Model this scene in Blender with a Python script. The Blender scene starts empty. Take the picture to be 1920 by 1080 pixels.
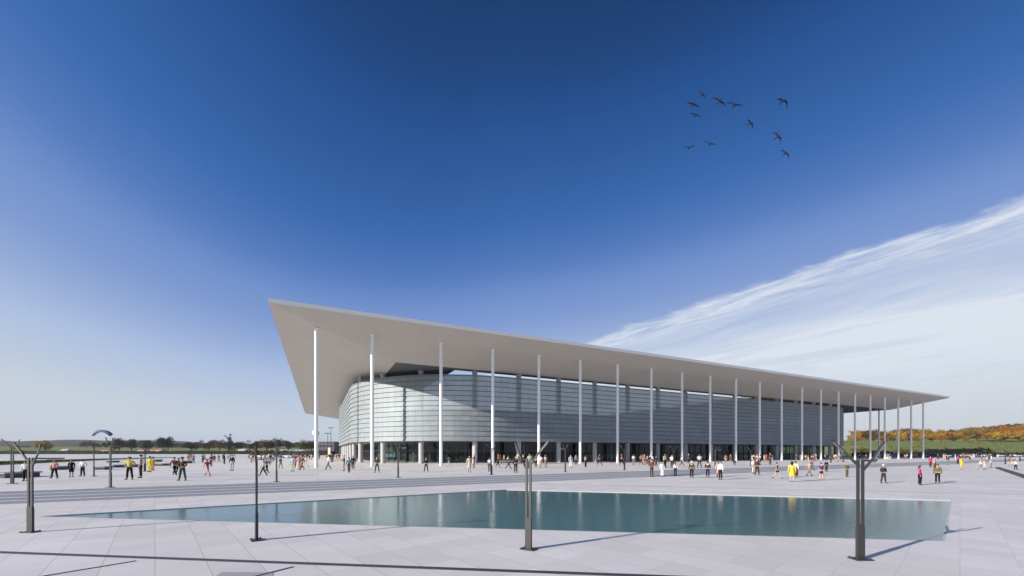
import bpy, bmesh, math, random
from mathutils import Vector, Matrix
random.seed(7)
S = bpy.context.scene
COL = S.collection
R = math.radians

# ------------------------------------------------------------------ camera
F = 750.0            # focal length in photo pixels (1920 wide)
CX, HY = 960.0, 848.0
EYE = 2.68           # eye above the lower plaza (z = 0)
UP = 0.58            # level of the upper plaza
cam = bpy.data.cameras.new('camera')
cam.sensor_width = 36.0
cam.lens = F / 1920 * 36
cam.shift_y = (HY - 540) / 1920
cam.clip_end = 30000
cam.clip_start = 0.1
co = bpy.data.objects.new('camera', cam)
co.location = (0, 0, EYE)
co.rotation_euler = (R(90), 0, 0)
COL.objects.link(co)
S.camera = co

def gp(px, py, z=0.0):
    """pixel of the photo -> point on the level z"""
    y = F * (EYE - z) / (py - HY)
    return Vector(((px - CX) / F * y, y, z))
def dp(px, py, y):
    """pixel at a given depth"""
    return Vector(((px - CX) / F * y, y, EYE + (HY - py) / F * y))

# ------------------------------------------------------------------ object helpers
def link(o):
    COL.objects.link(o)
    return o
def tag(o, label, cat, group=None):
    o['label'] = label
    o['category'] = cat
    if group:
        o['group'] = group
    return o
def empty(name, loc, rz=0.0):
    o = bpy.data.objects.new(name, None)
    o.empty_display_size = 0.3
    o.location = loc
    o.rotation_euler = (0, 0, rz)
    return link(o)
def obj(name, me, mat=None, parent=None):
    o = bpy.data.objects.new(name, me)
    if mat is not None:
        if isinstance(mat, (list, tuple)):
            for m in mat:
                me.materials.append(m)
        else:
            me.materials.append(mat)
    if parent is not None:
        o.parent = parent
    return link(o)
def structure(o):
    o['kind'] = 'structure'
    return o
def copy_tree(o, parent=None):
    c = o.copy()
    COL.objects.link(c)
    if parent is not None:
        c.parent = parent
    for ch in kids.get(o, []):
        copy_tree(ch, c)
    return c
kids = {}
def child(parent, o):
    o.parent = parent
    kids.setdefault(parent, []).append(o)
    return o

class MB:
    """collects shapes into one mesh"""
    def __init__(s):
        s.v = []; s.f = []; s.uv = []; s.mi = []; s.sm = []
    def add(s, vs, fs, uvs=None, mi=0, smooth=False):
        b = len(s.v)
        s.v += [tuple(p) for p in vs]
        for k, f in enumerate(fs):
            s.f.append(tuple(b + i for i in f))
            s.uv.append(uvs[k] if uvs else [(0, 0)] * len(f))
            s.mi.append(mi); s.sm.append(smooth)
    def box(s, x0, x1, y0, y1, z0, z1, mi=0, M=None):
        vs = [Vector(p) for p in ((x0,y0,z0),(x1,y0,z0),(x1,y1,z0),(x0,y1,z0),(x0,y0,z1),(x1,y0,z1),(x1,y1,z1),(x0,y1,z1))]
        if M is not None:
            vs = [M @ p for p in vs]
        s.add(vs, [(0,3,2,1),(4,5,6,7),(0,1,5,4),(1,2,6,5),(2,3,7,6),(3,0,4,7)], mi=mi)
    def tube(s, pts, rad, n=8, mi=0, caps=True, smooth=True):
        pts = [Vector(p) for p in pts]
        if not isinstance(rad, (list, tuple)):
            rad = [rad] * len(pts)
        vs = []; fs = []
        for i, p in enumerate(pts):
            d = (pts[min(i+1, len(pts)-1)] - pts[max(i-1, 0)]).normalized()
            a = Vector((0,0,1)) if abs(d.z) < 0.9 else Vector((1,0,0))
            x = d.cross(a).normalized(); y = d.cross(x).normalized()
            for k in range(n):
                t = 2*math.pi*k/n
                vs.append(p + (x*math.cos(t) + y*math.sin(t))*rad[i])
        for i in range(len(pts)-1):
            for k in range(n):
                k2 = (k+1) % n
                fs.append((i*n+k, i*n+k2, (i+1)*n+k2, (i+1)*n+k))
        s.add(vs, fs, mi=mi, smooth=smooth)
        if caps:
            s.add(vs[:n], [tuple(range(n))], mi=mi)
            s.add(vs[-n:], [tuple(reversed(range(n)))], mi=mi)
    def bar(s, a, b, w, h, mi=0):
        """rectangular bar from a to b"""
        a = Vector(a); b = Vector(b)
        d = (b-a).normalized()
        up = Vector((0,0,1)) if abs(d.z) < 0.95 else Vector((0,1,0))
        x = d.cross(up).normalized()*w/2; y = x.cross(d).normalized()*h/2
        vs = [a-x-y, a+x-y, a+x+y, a-x+y, b-x-y, b+x-y, b+x+y, b-x+y]
        s.add(vs, [(0,3,2,1),(4,5,6,7),(0,1,5,4),(1,2,6,5),(2,3,7,6),(3,0,4,7)], mi=mi)
    def ball(s, c, r, n=8, m=6, mi=0, M=None):
        vs = []; fs = []
        r = Vector(r) if not isinstance(r, (int, float)) else Vector((r, r, r))
        for i in range(m+1):
            a = math.pi*i/m
            for k in range(n):
                t = 2*math.pi*k/n
                p = Vector((math.sin(a)*math.cos(t)*r.x, math.sin(a)*math.sin(t)*r.y, math.cos(a)*r.z))
                if M is not None: p = M @ p
                vs.append(Vector(c)+p)
        for i in range(m):
            for k in range(n):
                k2 = (k+1) % n
                fs.append((i*n+k, (i+1)*n+k, (i+1)*n+k2, i*n+k2))
        s.add(vs, fs, mi=mi, smooth=True)
    def mesh(s, name):
        me = bpy.data.meshes.new(name)
        me.from_pydata(s.v, [], s.f)
        uvl = me.uv_layers.new(name='UVMap')
        i = 0
        for uvs in s.uv:
            for q in uvs:
                uvl.data[i].uv = q
                i += 1
        for p, m, sm in zip(me.polygons, s.mi, s.sm):
            p.material_index = m
            p.use_smooth = sm
        me.update()
        return me
    def build(s, name, mat=None, parent=None, loc=None):
        o = obj(name, s.mesh(name), mat)
        if loc is not None: o.location = loc
        if parent is not None: child(parent, o)
        return o

# ------------------------------------------------------------------ materials
MATS = {}
def nodes(name):
    m = bpy.data.materials.new(name)
    m.use_nodes = True
    nt = m.node_tree
    bs = nt.nodes['Principled BSDF']
    return m, nt, bs
def N(nt, typ, **kw):
    n = nt.nodes.new(typ)
    for k, v in kw.items():
        if k in n.inputs: n.inputs[k].default_value = v
        else: setattr(n, k, v)
    return n
def math_(nt, op, a, b=None, c=None):
    n = nt.nodes.new('ShaderNodeMath'); n.operation = op
    for i, q in enumerate((a, b, c)):
        if q is None: continue
        if isinstance(q, (int, float)): n.inputs[i].default_value = q
        else: nt.links.new(q, n.inputs[i])
    return n.outputs[0]
def mixc(nt, fac, a, b, blend='MIX'):
    n = nt.nodes.new('ShaderNodeMix'); n.data_type = 'RGBA'; n.blend_type = blend
    for i, q in ((0, fac), (6, a), (7, b)):
        if isinstance(q, (int, float)): n.inputs[i].default_value = q
        elif isinstance(q, tuple): n.inputs[i].default_value = (*q, 1) if len(q) == 3 else q
        else: nt.links.new(q, n.inputs[i])
    return n.outputs[2]
def simple(name, col, rough=0.6, metal=0.0, vary=0.12, scale=6.0, spec=0.5, bump=0.0):
    """principled with a soft procedural tone variation"""
    if name in MATS: return MATS[name]
    m, nt, bs = nodes(name)
    tc = N(nt, 'ShaderNodeTexCoord')
    no = N(nt, 'ShaderNodeTexNoise'); no.inputs['Scale'].default_value = scale; no.inputs['Detail'].default_value = 4
    nt.links.new(tc.outputs['Object'], no.inputs['Vector'])
    f = math_(nt, 'MULTIPLY_ADD', no.outputs['Fac'], 2*vary, 1-vary)
    c = nt.nodes.new('ShaderNodeVectorMath'); c.operation = 'SCALE'
    c.inputs[0].default_value = col
    nt.links.new(f, c.inputs['Scale'])
    nt.links.new(c.outputs[0], bs.inputs['Base Color'])
    bs.inputs['Roughness'].default_value = rough
    bs.inputs['Metallic'].default_value = metal
    bs.inputs['Specular IOR Level'].default_value = spec
    if bump:
        bp = N(nt, 'ShaderNodeBump'); bp.inputs['Strength'].default_value = bump; bp.inputs['Distance'].default_value = 0.02
        nt.links.new(no.outputs['Fac'], bp.inputs['Height']); nt.links.new(bp.outputs[0], bs.inputs['Normal'])
    MATS[name] = m
    return m

def paving(name, base, ang, size, joint=0.008, off=(0, 0), dark=0.72, big=0):
    """large stone slabs: joints, slab to slab tone, fine grain and faint stains"""
    m, nt, bs = nodes(name)
    geo = N(nt, 'ShaderNodeNewGeometry')
    mp = N(nt, 'ShaderNodeMapping'); mp.vector_type = 'POINT'
    mp.inputs['Rotation'].default_value = (0, 0, -ang)
    mp.inputs['Location'].default_value = (off[0], off[1], 0)
    nt.links.new(geo.outputs['Position'], mp.inputs['Vector'])
    sx = N(nt, 'ShaderNodeSeparateXYZ'); nt.links.new(mp.outputs[0], sx.inputs[0])
    u = math_(nt, 'DIVIDE', sx.outputs[0], size[0]); v = math_(nt, 'DIVIDE', sx.outputs[1], size[1])
    def line(q, w):
        f = math_(nt, 'FRACT', q)
        d = math_(nt, 'MINIMUM', f, math_(nt, 'SUBTRACT', 1.0, f))
        return math_(nt, 'LESS_THAN', d, w)
    ju = line(u, joint/size[0]); jv = line(v, joint/size[1])
    jj = math_(nt, 'MAXIMUM', ju, math_(nt, 'MULTIPLY', jv, 0.45))
    cb = N(nt, 'ShaderNodeCombineXYZ')
    nt.links.new(math_(nt, 'FLOOR', u), cb.inputs[0]); nt.links.new(math_(nt, 'FLOOR', v), cb.inputs[1])
    wn = N(nt, 'ShaderNodeTexWhiteNoise'); nt.links.new(cb.outputs[0], wn.inputs['Vector'])
    tone = math_(nt, 'MULTIPLY_ADD', wn.outputs['Value'], 0.12, 0.94)
    n1 = N(nt, 'ShaderNodeTexNoise'); n1.inputs['Scale'].default_value = 0.16; n1.inputs['Detail'].default_value = 6
    nt.links.new(geo.outputs['Position'], n1.inputs['Vector'])
    n2 = N(nt, 'ShaderNodeTexNoise'); n2.inputs['Scale'].default_value = 22; n2.inputs['Detail'].default_value = 6; n2.inputs['Roughness'].default_value = 0.7
    nt.links.new(geo.outputs['Position'], n2.inputs['Vector'])
    st = math_(nt, 'MULTIPLY_ADD', n1.outputs['Fac'], 0.34, 0.835)
    gr = math_(nt, 'MULTIPLY_ADD', n2.outputs['Fac'], 0.16, 0.92)
    tot = math_(nt, 'MULTIPLY', math_(nt, 'MULTIPLY', tone, st), gr)
    tot = math_(nt, 'MULTIPLY', tot, math_(nt, 'MULTIPLY_ADD', jj, dark-1.0, 1.0))
    c = nt.nodes.new('ShaderNodeVectorMath'); c.operation = 'SCALE'; c.inputs[0].default_value = base
    nt.links.new(tot, c.inputs['Scale'])
    nt.links.new(c.outputs[0], bs.inputs['Base Color'])
    bs.inputs['Roughness'].default_value = 0.75
    bs.inputs['Specular IOR Level'].default_value = 0.25
    bp = N(nt, 'ShaderNodeBump'); bp.inputs['Strength'].default_value = 0.15; bp.inputs['Distance'].default_value = 0.004
    nt.links.new(n2.outputs['Fac'], bp.inputs['Height']); nt.links.new(bp.outputs[0], bs.inputs['Normal'])
    return m

SLAB = math.atan2(0.666, 0.746)
M_pave = paving('pale_slab_paving', (0.72, 0.69, 0.665), SLAB, (0.94, 0.94), 0.008, dark=0.66)
M_pave_up = paving('upper_slab_paving', (0.72, 0.69, 0.665), R(25.87), (3.0, 1.5), 0.014, dark=0.68)
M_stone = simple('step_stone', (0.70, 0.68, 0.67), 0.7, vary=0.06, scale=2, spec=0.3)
M_rim = simple('pool_rim_stone', (0.55, 0.56, 0.56), 0.6, vary=0.04, scale=4)
M_drain = simple('drain_metal', (0.075, 0.075, 0.082), 0.5, 0.3, vary=0.2, scale=9)
M_post = simple('lamp_steel', (0.046, 0.045, 0.046), 0.5, 0.2, vary=0.15, scale=5)
M_white = simple('white_steel', (0.84, 0.85, 0.86), 0.4, vary=0.03, scale=2)
M_pillar = simple('pillar_concrete', (0.42, 0.42, 0.43), 0.7, vary=0.08, scale=1.5)
M_dark = simple('dark_core', (0.03, 0.031, 0.035), 0.6, vary=0.2, scale=0.4)
M_mull = simple('mullion_steel', (0.10, 0.11, 0.12), 0.4, 0.4)
M_span = simple('spandrel_panel', (0.16, 0.17, 0.18), 0.35, vary=0.15, scale=0.6)
M_skin = simple('skin', (0.42, 0.25, 0.18), 0.55, vary=0.08, scale=20)

# ------------------------------------------------------------------ sky and sun
SUN_TO = Vector((-0.865, -0.50, 0)).normalized()
ELEV = R(18.5)
world = bpy.data.worlds.new('World'); S.world = world
world.use_nodes = True
wt = world.node_tree
bg = wt.nodes['Background']
sky = wt.nodes.new('ShaderNodeTexSky')
sky.sky_type = 'NISHITA'
sky.sun_disc = False
sky.sun_elevation = ELEV
sky.sun_rotation = math.atan2(SUN_TO.x, SUN_TO.y)
sky.air_density = 1.0; sky.dust_density = 0.7; sky.ozone_density = 2.5
SKY_STRENGTH = 0.085
bg.inputs['Strength'].default_value = SKY_STRENGTH
def build_sky():
    nt = wt
    tc = nt.nodes.new('ShaderNodeTexCoord')
    sp = nt.nodes.new('ShaderNodeSeparateXYZ'); nt.links.new(tc.outputs['Generated'], sp.inputs[0])
    dz = math_(nt, 'MAXIMUM', sp.outputs[2], 0.02)
    X = math_(nt, 'DIVIDE', sp.outputs[0], dz); Y = math_(nt, 'DIVIDE', sp.outputs[1], dz)   # cirrus layer at height 1
    x0 = math_(nt, 'SUBTRACT', X, 0.625); y0 = math_(nt, 'SUBTRACT', Y, 3.615)
    a = math_(nt, 'ADD', math_(nt, 'MULTIPLY', x0, 0.552), math_(nt, 'MULTIPLY', y0, -0.834))
    s = math_(nt, 'ADD', math_(nt, 'MULTIPLY', x0, 0.834), math_(nt, 'MULTIPLY', y0, 0.552))
    # streaky noise, stretched along the front edge
    def noise(ka, ks, scale, detail=7, rough=0.6, dist=0.0, off=0.0, skew=0.0):
        cb = nt.nodes.new('ShaderNodeCombineXYZ')
        nt.links.new(math_(nt, 'MULTIPLY', math_(nt, 'ADD', a, math_(nt, 'MULTIPLY', s, skew)), ka), cb.inputs[0])
        nt.links.new(math_(nt, 'MULTIPLY_ADD', s, ks, off), cb.inputs[1])
        n = nt.nodes.new('ShaderNodeTexNoise')
        n.inputs['Scale'].default_value = scale; n.inputs['Detail'].default_value = detail
        n.inputs['Roughness'].default_value = rough; n.inputs['Distortion'].default_value = dist
        nt.links.new(cb.outputs[0], n.inputs['Vector'])
        return n.outputs['Fac']
    def ramp(q, lo, hi):
        n = nt.nodes.new('ShaderNodeMapRange'); n.interpolation_type = 'SMOOTHSTEP'
        nt.links.new(q, n.inputs[0]); n.inputs[1].default_value = lo; n.inputs[2].default_value = hi
        return n.outputs[0]
    wob = noise(1.3, 1.0, 2.2, 6, 0.62, 0.4)
    s2 = math_(nt, 'ADD', s, math_(nt, 'MULTIPLY', math_(nt, 'SUBTRACT', wob, 0.5), 0.34))
    # wispy bright front edge
    e = math_(nt, 'MULTIPLY', ramp(s2, -0.02, 0.10), math_(nt, 'SUBTRACT', 1.0, ramp(s2, 0.10, 0.62)))
    fib = noise(1.3, 5.5, 1.7, 9, 0.66, 0.9, 3.1, 0.75)
    e = math_(nt, 'MULTIPLY', e, math_(nt, 'MULTIPLY_ADD', ramp(fib, 0.30, 0.68), 0.85, 0.15))
    # thin veil behind it, thickening away from the edge
    v = math_(nt, 'ADD', math_(nt, 'MULTIPLY', ramp(s2, 0.0, 0.5), 0.34), math_(nt, 'MULTIPLY', ramp(s2, 0.40, 1.8), 0.80))
    vf = noise(0.55, 1.3, 1.3, 8, 0.58, 1.0, 8.4, 0.6)
    v = math_(nt, 'MULTIPLY', v, math_(nt, 'MULTIPLY_ADD', ramp(vf, 0.30, 0.66), 0.62, 0.46))
    dens = math_(nt, 'MINIMUM', math_(nt, 'ADD', math_(nt, 'MULTIPLY', e, 0.95), v), 0.95)
    # the cirrus ends low over the horizon
    dens = math_(nt, 'MULTIPLY', dens, ramp(sp.outputs[2], 0.02, 0.20))
    dens = math_(nt, 'MULTIPLY', dens, ramp(sp.outputs[1], 0.0, 0.05))
    # deepen the clear sky overhead, pale it towards the horizon
    K = 0.1245; KO = 0.1343
    def vec(op, a_, b_=None):
        n = nt.nodes.new('ShaderNodeVectorMath'); n.operation = op
        for i_, q in enumerate((a_, b_)):
            if q is None: continue
            if isinstance(q, tuple): n.inputs[i_].default_value = q
            else: nt.links.new(q, n.inputs[i_])
        return n.outputs[0]
    sg = nt.nodes.new('ShaderNodeSeparateColor'); nt.links.new(sky.outputs[0], sg.inputs[0])
    cr_ = nt.nodes.new('ShaderNodeValToRGB'); az = math_(nt, 'MULTIPLY_ADD', math_(nt, 'MAXIMUM', sp.outputs[0], 0.0), -0.30, 1.0)
    nt.links.new(math_(nt, 'MULTIPLY', math_(nt, 'MULTIPLY', sg.outputs[1], K), az), cr_.inputs[0])
    lin = lambda q: tuple((x/255/12.92 if x/255 < .04045 else ((x/255+.055)/1.055)**2.4) for x in q)+(1,)
    stops = [(.118, (22, 58, 108)), (.130, (27, 67, 123)), (.143, (34, 81, 145)), (.185, (56, 105, 175)), (.215, (82, 122, 188)), (.247, (112, 144, 203)), (.278, (125, 153, 208)), (.385, (172, 192, 224)), (.52, (198, 209, 222)), (.9, (214, 216, 218))]
    el = cr_.color_ramp.elements
    el[0].position, el[0].color = stops[0][0], lin(stops[0][1]); el[1].position, el[1].color = stops[-1][0], lin(stops[-1][1])
    for p_, q_ in stops[1:-1]:
        e_ = el.new(p_); e_.color = lin(q_)
    g_ = cr_.outputs[0]
    zz = math_(nt, 'MAXIMUM', sp.outputs[2], 0.0)
    f2 = math_(nt, 'MULTIPLY', math_(nt, 'EXPONENT', math_(nt, 'MULTIPLY', zz, -40.0)), 0.55)
    g_ = mixc(nt, f2, g_, (0.63, 0.585, 0.575))
    g_ = mixc(nt, dens, g_, (0.735, 0.79, 0.87))
    c = vec('MULTIPLY', g_, (1/KO, 1/KO, 1/KO))
    nt.links.new(c, bg.inputs['Color'])
build_sky()
sl = bpy.data.lights.new('sun', 'SUN')
sl.energy = 4.2; sl.angle = R(0.53); sl.color = (1.0, 0.93, 0.84)
so = bpy.data.objects.new('sun', sl)
d = -(SUN_TO*math.cos(ELEV) + Vector((0, 0, math.sin(ELEV))))
so.rotation_euler = d.to_track_quat('-Z', 'Y').to_euler()
so.location = (-60, -40, 60)
link(so)
S.view_settings.view_transform = 'Standard'
S.view_settings.look = 'None'
S.view_settings.exposure = 0.66
S.view_settings.gamma = 1.0

# ------------------------------------------------------------------ ground
ST_T = Vector((1, 0.558, 0)).normalized()          # the line of the steps
ST_N = Vector((-ST_T.y, ST_T.x, 0))                # towards the hall
ST_P = Vector((0, F*(EYE-UP)/(891-HY), 0))
def st(a, b, z=0.0):
    return ST_P + ST_T*a + ST_N*b + Vector((0, 0, z))

pool_px = [(75, 968), (950, 918), (1782, 938), (1767, 1014)]
POOL = [gp(px, py) for px, py in pool_px]
def grow(poly, w):
    """offset a convex counter-clockwise / clockwise polygon outwards"""
    n = len(poly); c = sum(poly, Vector())/n; out = []
    for i in range(n):
        p0, p, p1 = poly[i-1], poly[i], poly[(i+1) % n]
        d0 = (p-p0).normalized(); d1 = (p1-p).normalized()
        n0 = Vector((d0.y, -d0.x, 0)); n1 = Vector((d1.y, -d1.x, 0))
        if n0.dot(p-c) < 0: n0 = -n0
        if n1.dot(p-c) < 0: n1 = -n1
        b = (n0+n1)
        k = w/max(0.25, (1+n0.dot(n1))/1.0)
        off = b*k
        if off.length > w*4: off = off.normalized()*w*4
        out.append(p+off)
    return out
def fill(loops, z, name):
    from mathutils.geometry import tessellate_polygon
    pts = [Vector((p.x, p.y, z)) for lp in loops for p in lp]
    tris = tessellate_polygon([[Vector((p.x, p.y, 0)) for p in lp] for lp in loops])
    fs = []
    for t in tris:
        a, b, c = (pts[i] for i in t)
        fs.append(tuple(t) if (b-a).cross(c-a).z > 0 else tuple(reversed(t)))
    me = bpy.data.meshes.new(name); me.from_pydata(pts, [], fs); me.update()
    return me
RIMW = 0.05
RIM = grow(POOL, RIMW)
low = [st(-240, -1.2), Vector((420, -80, 0)), Vector((420, 178, 0)), st(285, -1.2)]
structure(obj('lower_plaza_pavement', fill([low, RIM], 0.0, 'lower_plaza'), M_pave))
up_poly = [st(-500, 0), st(285, 0), Vector((130, 178, 0)), Vector((105, 450, 0)), Vector((-760, 450, 0))]
structure(obj('upper_plaza_pavement', fill([up_poly], UP, 'upper_plaza'), M_pave_up))
# four risers
mb = MB()
rise = UP/4
for k in range(4):
    b = -1.2 + 0.4*k
    z0, z1 = rise*k, rise*(k+1)
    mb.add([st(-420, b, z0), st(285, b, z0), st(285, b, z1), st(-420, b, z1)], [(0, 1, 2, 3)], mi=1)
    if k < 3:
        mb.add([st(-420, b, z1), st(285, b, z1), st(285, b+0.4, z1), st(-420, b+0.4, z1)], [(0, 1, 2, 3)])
structure(mb.build('plaza_steps', [M_stone, simple('step_stone_shaded', (0.58, 0.57, 0.57), 0.8, vary=.06)]))  # risers: darker copy of the step stone, their shade put into the colour

# pool: rim, inner walls, bed and water
mb = MB()
n = len(POOL)
for i in range(n):
    a, b, c, d_ = RIM[i], RIM[(i+1) % n], POOL[(i+1) % n], POOL[i]
    mb.add([a+Vector((0,0,.004)), b+Vector((0,0,.004)), c+Vector((0,0,.004)), d_+Vector((0,0,.004))], [(0, 1, 2, 3)])
    mb.add([c+Vector((0,0,.004)), d_+Vector((0,0,.004)), d_+Vector((0,0,-.6)), c+Vector((0,0,-.6))], [(0, 1, 2, 3)])
mb.add([p+Vector((0,0,-.6)) for p in POOL], [tuple(range(n))])
structure(mb.build('pool_edge', M_rim))
def water_mat():
    m, nt, bs = nodes('pool_water')
    geo = N(nt, 'ShaderNodeNewGeometry')
    n1 = N(nt, 'ShaderNodeTexNoise'); n1.inputs['Scale'].default_value = 5.5; n1.inputs['Detail'].default_value = 5; n1.inputs['Roughness'].default_value = 0.6
    n2 = N(nt, 'ShaderNodeTexNoise'); n2.inputs['Scale'].default_value = 1.1; n2.inputs['Detail'].default_value = 2
    for q in (n1, n2): nt.links.new(geo.outputs['Position'], q.inputs['Vector'])
    h = math_(nt, 'ADD', n1.outputs['Fac'], math_(nt, 'MULTIPLY', n2.outputs['Fac'], 0.8))
    bp = N(nt, 'ShaderNodeBump'); bp.inputs['Strength'].default_value = 0.19; bp.inputs['Distance'].default_value = 0.03
    nt.links.new(h, bp.inputs['Height']); nt.links.new(bp.outputs[0], bs.inputs['Normal'])
    c = mixc(nt, n1.outputs['Fac'], (0.042, 0.145, 0.16), (0.07, 0.19, 0.20))
    nt.links.new(c, bs.inputs['Base Color'])
    bs.inputs['Roughness'].default_value = 0.06
    bs.inputs['IOR'].default_value = 1.33
    return m
mb = MB()
mb.add([p+Vector((0,0,-.028)) for p in POOL], [tuple(reversed(range(n)))])
structure(mb.build('pool_water', water_mat()))

# drains and dark joints let into the paving
def strip(name, pts, w, z, mat, label, h=0.012):
    mb = MB()
    for a, b in zip(pts[:-1], pts[1:]):
        a = Vector((a.x, a.y, 0)); b = Vector((b.x, b.y, 0))
        d = (b-a).normalized(); s = Vector((-d.y, d.x, 0))*w/2
        vs = [a-s, b-s, b+s, a+s]
        mb.add([p+Vector((0,0,z)) for p in vs]+[p+Vector((0,0,z+h)) for p in vs],
               [(4,5,6,7),(0,1,5,4),(1,2,6,5),(2,3,7,6),(3,0,4,7)])
    return mb.build(name, mat)
g0, g1 = gp(0, 1036), gp(1150, 1078)
dd = (g1-g0).normalized()
structure(strip('drain_channel', [g0-dd*8, g1+dd*6], 0.17, 0.002, M_drain, ''))
for pa, pb in (((255, 1052), (85, 1080)), ((550, 1063), (495, 1077))):
    a, b = gp(*pa), gp(*pb)
    structure(strip('drain_branch', [a, b+(b-a)*1.2], 0.045, 0.002, M_drain, ''))
j0, j1 = gp(1120, 910), gp(1920, 927)
structure(strip('paving_joint', [j0-(j1-j0)*0.18, j1+(j1-j0)*0.6], 0.16, 0.002, simple('joint_grey', (0.28, 0.28, 0.30), 0.7), '', 0.004))
# flush light cover in the foreground
mb = MB()
cv = [gp(415, 1073), gp(512, 1073), gp(512, 1110), gp(370, 1110)]
mb.add([p+Vector((0,0,.004)) for p in cv], [(0, 3, 2, 1)])
structure(mb.build('paving_cover', simple('cover_grey', (0.40, 0.40, 0.40), 0.7, vary=0.05)))
# dark kerb at the right
k0, k1 = gp(1870, 878), gp(1920, 895)
mb = MB(); kd = (k1-k0).normalized()
mb.bar(k0+Vector((0,0,.11)), k1+kd*18+Vector((0,0,.11)), 0.45, 0.22)
tag(mb.build('kerb', simple('kerb_dark', (0.07, 0.07, 0.075), 0.7)), 'long dark kerb running diagonally out of the right edge of the plaza', 'kerb')

# lawn strip and pale path on the left
def poly(name, pts, z, mat):
    mb = MB(); mb.add([Vector((p.x, p.y, z)) for p in pts], [tuple(range(len(pts)))])
    me = mb.mesh(name)
    o = obj(name, me, mat)
    bm = bmesh.new(); bm.from_mesh(me)
    for f in bm.faces:
        f.normal_update()
        if f.normal.z < 0: f.normal_flip()
    bm.to_mesh(me); bm.free()
    return o
M_grass = simple('grass_green', (0.075, 0.115, 0.03), 0.9, vary=0.35, scale=0.6, spec=0.1)
def lawn_pts(l): return [gp(px, py, UP) for px, py in l]
structure(poly('lawn_ground', lawn_pts([(-500, 869), (0, 864.5), (200, 859.5), (330, 857), (330, 858), (190, 863), (0, 872.5), (-500, 886)]), UP+.012, M_grass))
structure(poly('path', lawn_pts([(-500, 888), (0, 873.2), (190, 863.4), (330, 858.3), (330, 859), (190, 865), (0, 876), (-500, 892)]), UP+.008, simple('pale_path', (0.70, 0.70, 0.66), 0.8, vary=0.05)))
mb = MB()
lw = lawn_pts([(-100, 867), (0, 866), (200, 860.5), (200, 861.8), (0, 871), (-100, 874)])
for k in range(5000):
    i = random.choice((0, 1)); t = random.random(); q = random.random()
    if i == 0: p = lw[0].lerp(lw[1], t).lerp(lw[5].lerp(lw[4], t), q)
    else: p = lw[1].lerp(lw[2], t).lerp(lw[4].lerp(lw[3], t), q)
    a = random.uniform(0, 6.28); w = random.uniform(.1, .2); h = random.uniform(.08, .18)
    dx, dy = math.cos(a)*w, math.sin(a)*w
    mb.add([(p.x-dx, p.y-dy, UP+.01), (p.x+dx, p.y+dy, UP+.01), (p.x+dx*.3+.05, p.y+dy*.3, UP+h)], [(0, 1, 2)])
go = mb.build('grass', M_grass); go['kind'] = 'stuff'
# car park surface
structure(poly('car_park_road', [Vector((128, 178.4, 0)), Vector((520, 178.4, 0)), Vector((520, 203, 0)), Vector((116, 203, 0))], UP-.03, simple('asphalt', (0.055, 0.055, 0.058), 0.9, vary=0.15, scale=0.8)))

# terrain reaching the horizon
def smooth(t):
    t = max(0.0, min(1.0, t)); return t*t*(3-2*t)
def rnd2(x, y):
    return (math.sin(x*0.013+1.3)+math.sin(x*0.031+y*0.017+2.1)+math.sin(x*0.0071-y*0.011))/3
def terrain_z(x, y):
    if y < 20: return -1.2
    b = (Vector((x, y, 0))-ST_P).dot(ST_N)
    if b < 6: return -1.2
    px = CX + F*x/y
    base = 0.42
    wr = smooth((px-1300)/200.0)
    # left: fields then wooded hills
    zl = base + (20.0+2.0*rnd2(x, y))*smooth((y-440)/900) + (66+16*rnd2(x*0.35, y*0.3))*smooth((y-1500)/1500)*(1-0.35*smooth((px-150)/500))
    # right: green slope to an autumn ridge
    rise_ = 11.0*smooth((y-205)/130.0)
    ridge = (4+16*smooth((px-1650)/300))*smooth((y-330)/130)
    zr = base + rise_ + ridge + 1.2*rnd2(x*3, y*3)*smooth((y-230)/100)
    return zl*(1-wr)+zr*wr
mb = MB()
rad = [15, 30, 45, 60, 80, 100, 130, 160, 178, 190, 205, 215, 225, 240, 255, 270, 290, 310, 330, 350, 375, 400, 430, 460, 500, 560, 620, 700, 800, 900, 1000, 1150, 1300, 1500, 1700, 1900, 2200, 2500, 2800, 3200, 4000, 6000, 10000]
tans = [-60, -12, -5, -3, -2.2] + [(-960-240+k*16)/F for k in range(0, 150)] + [2.2, 3, 5, 12, 60]
vs = []
for y in rad:
    for t in tans:
        x = t*y if abs(t) < 10 else math.copysign(max(12000, abs(t*y)*0.05), t)
        vs.append((x, y, terrain_z(x, y)))
nt_ = len(tans); fs = []
for i in range(len(rad)-1):
    for k in range(nt_-1):
        fs.append((i*nt_+k, i*nt_+k+1, (i+1)*nt_+k+1, (i+1)*nt_+k))
mb.add(vs, fs, smooth=True)
mb.add([(-12000, -12000, -1.2), (12000, -12000, -1.2), (12000, 15, -1.2), (-12000, 15, -1.2)], [(0, 1, 2, 3)])
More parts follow.
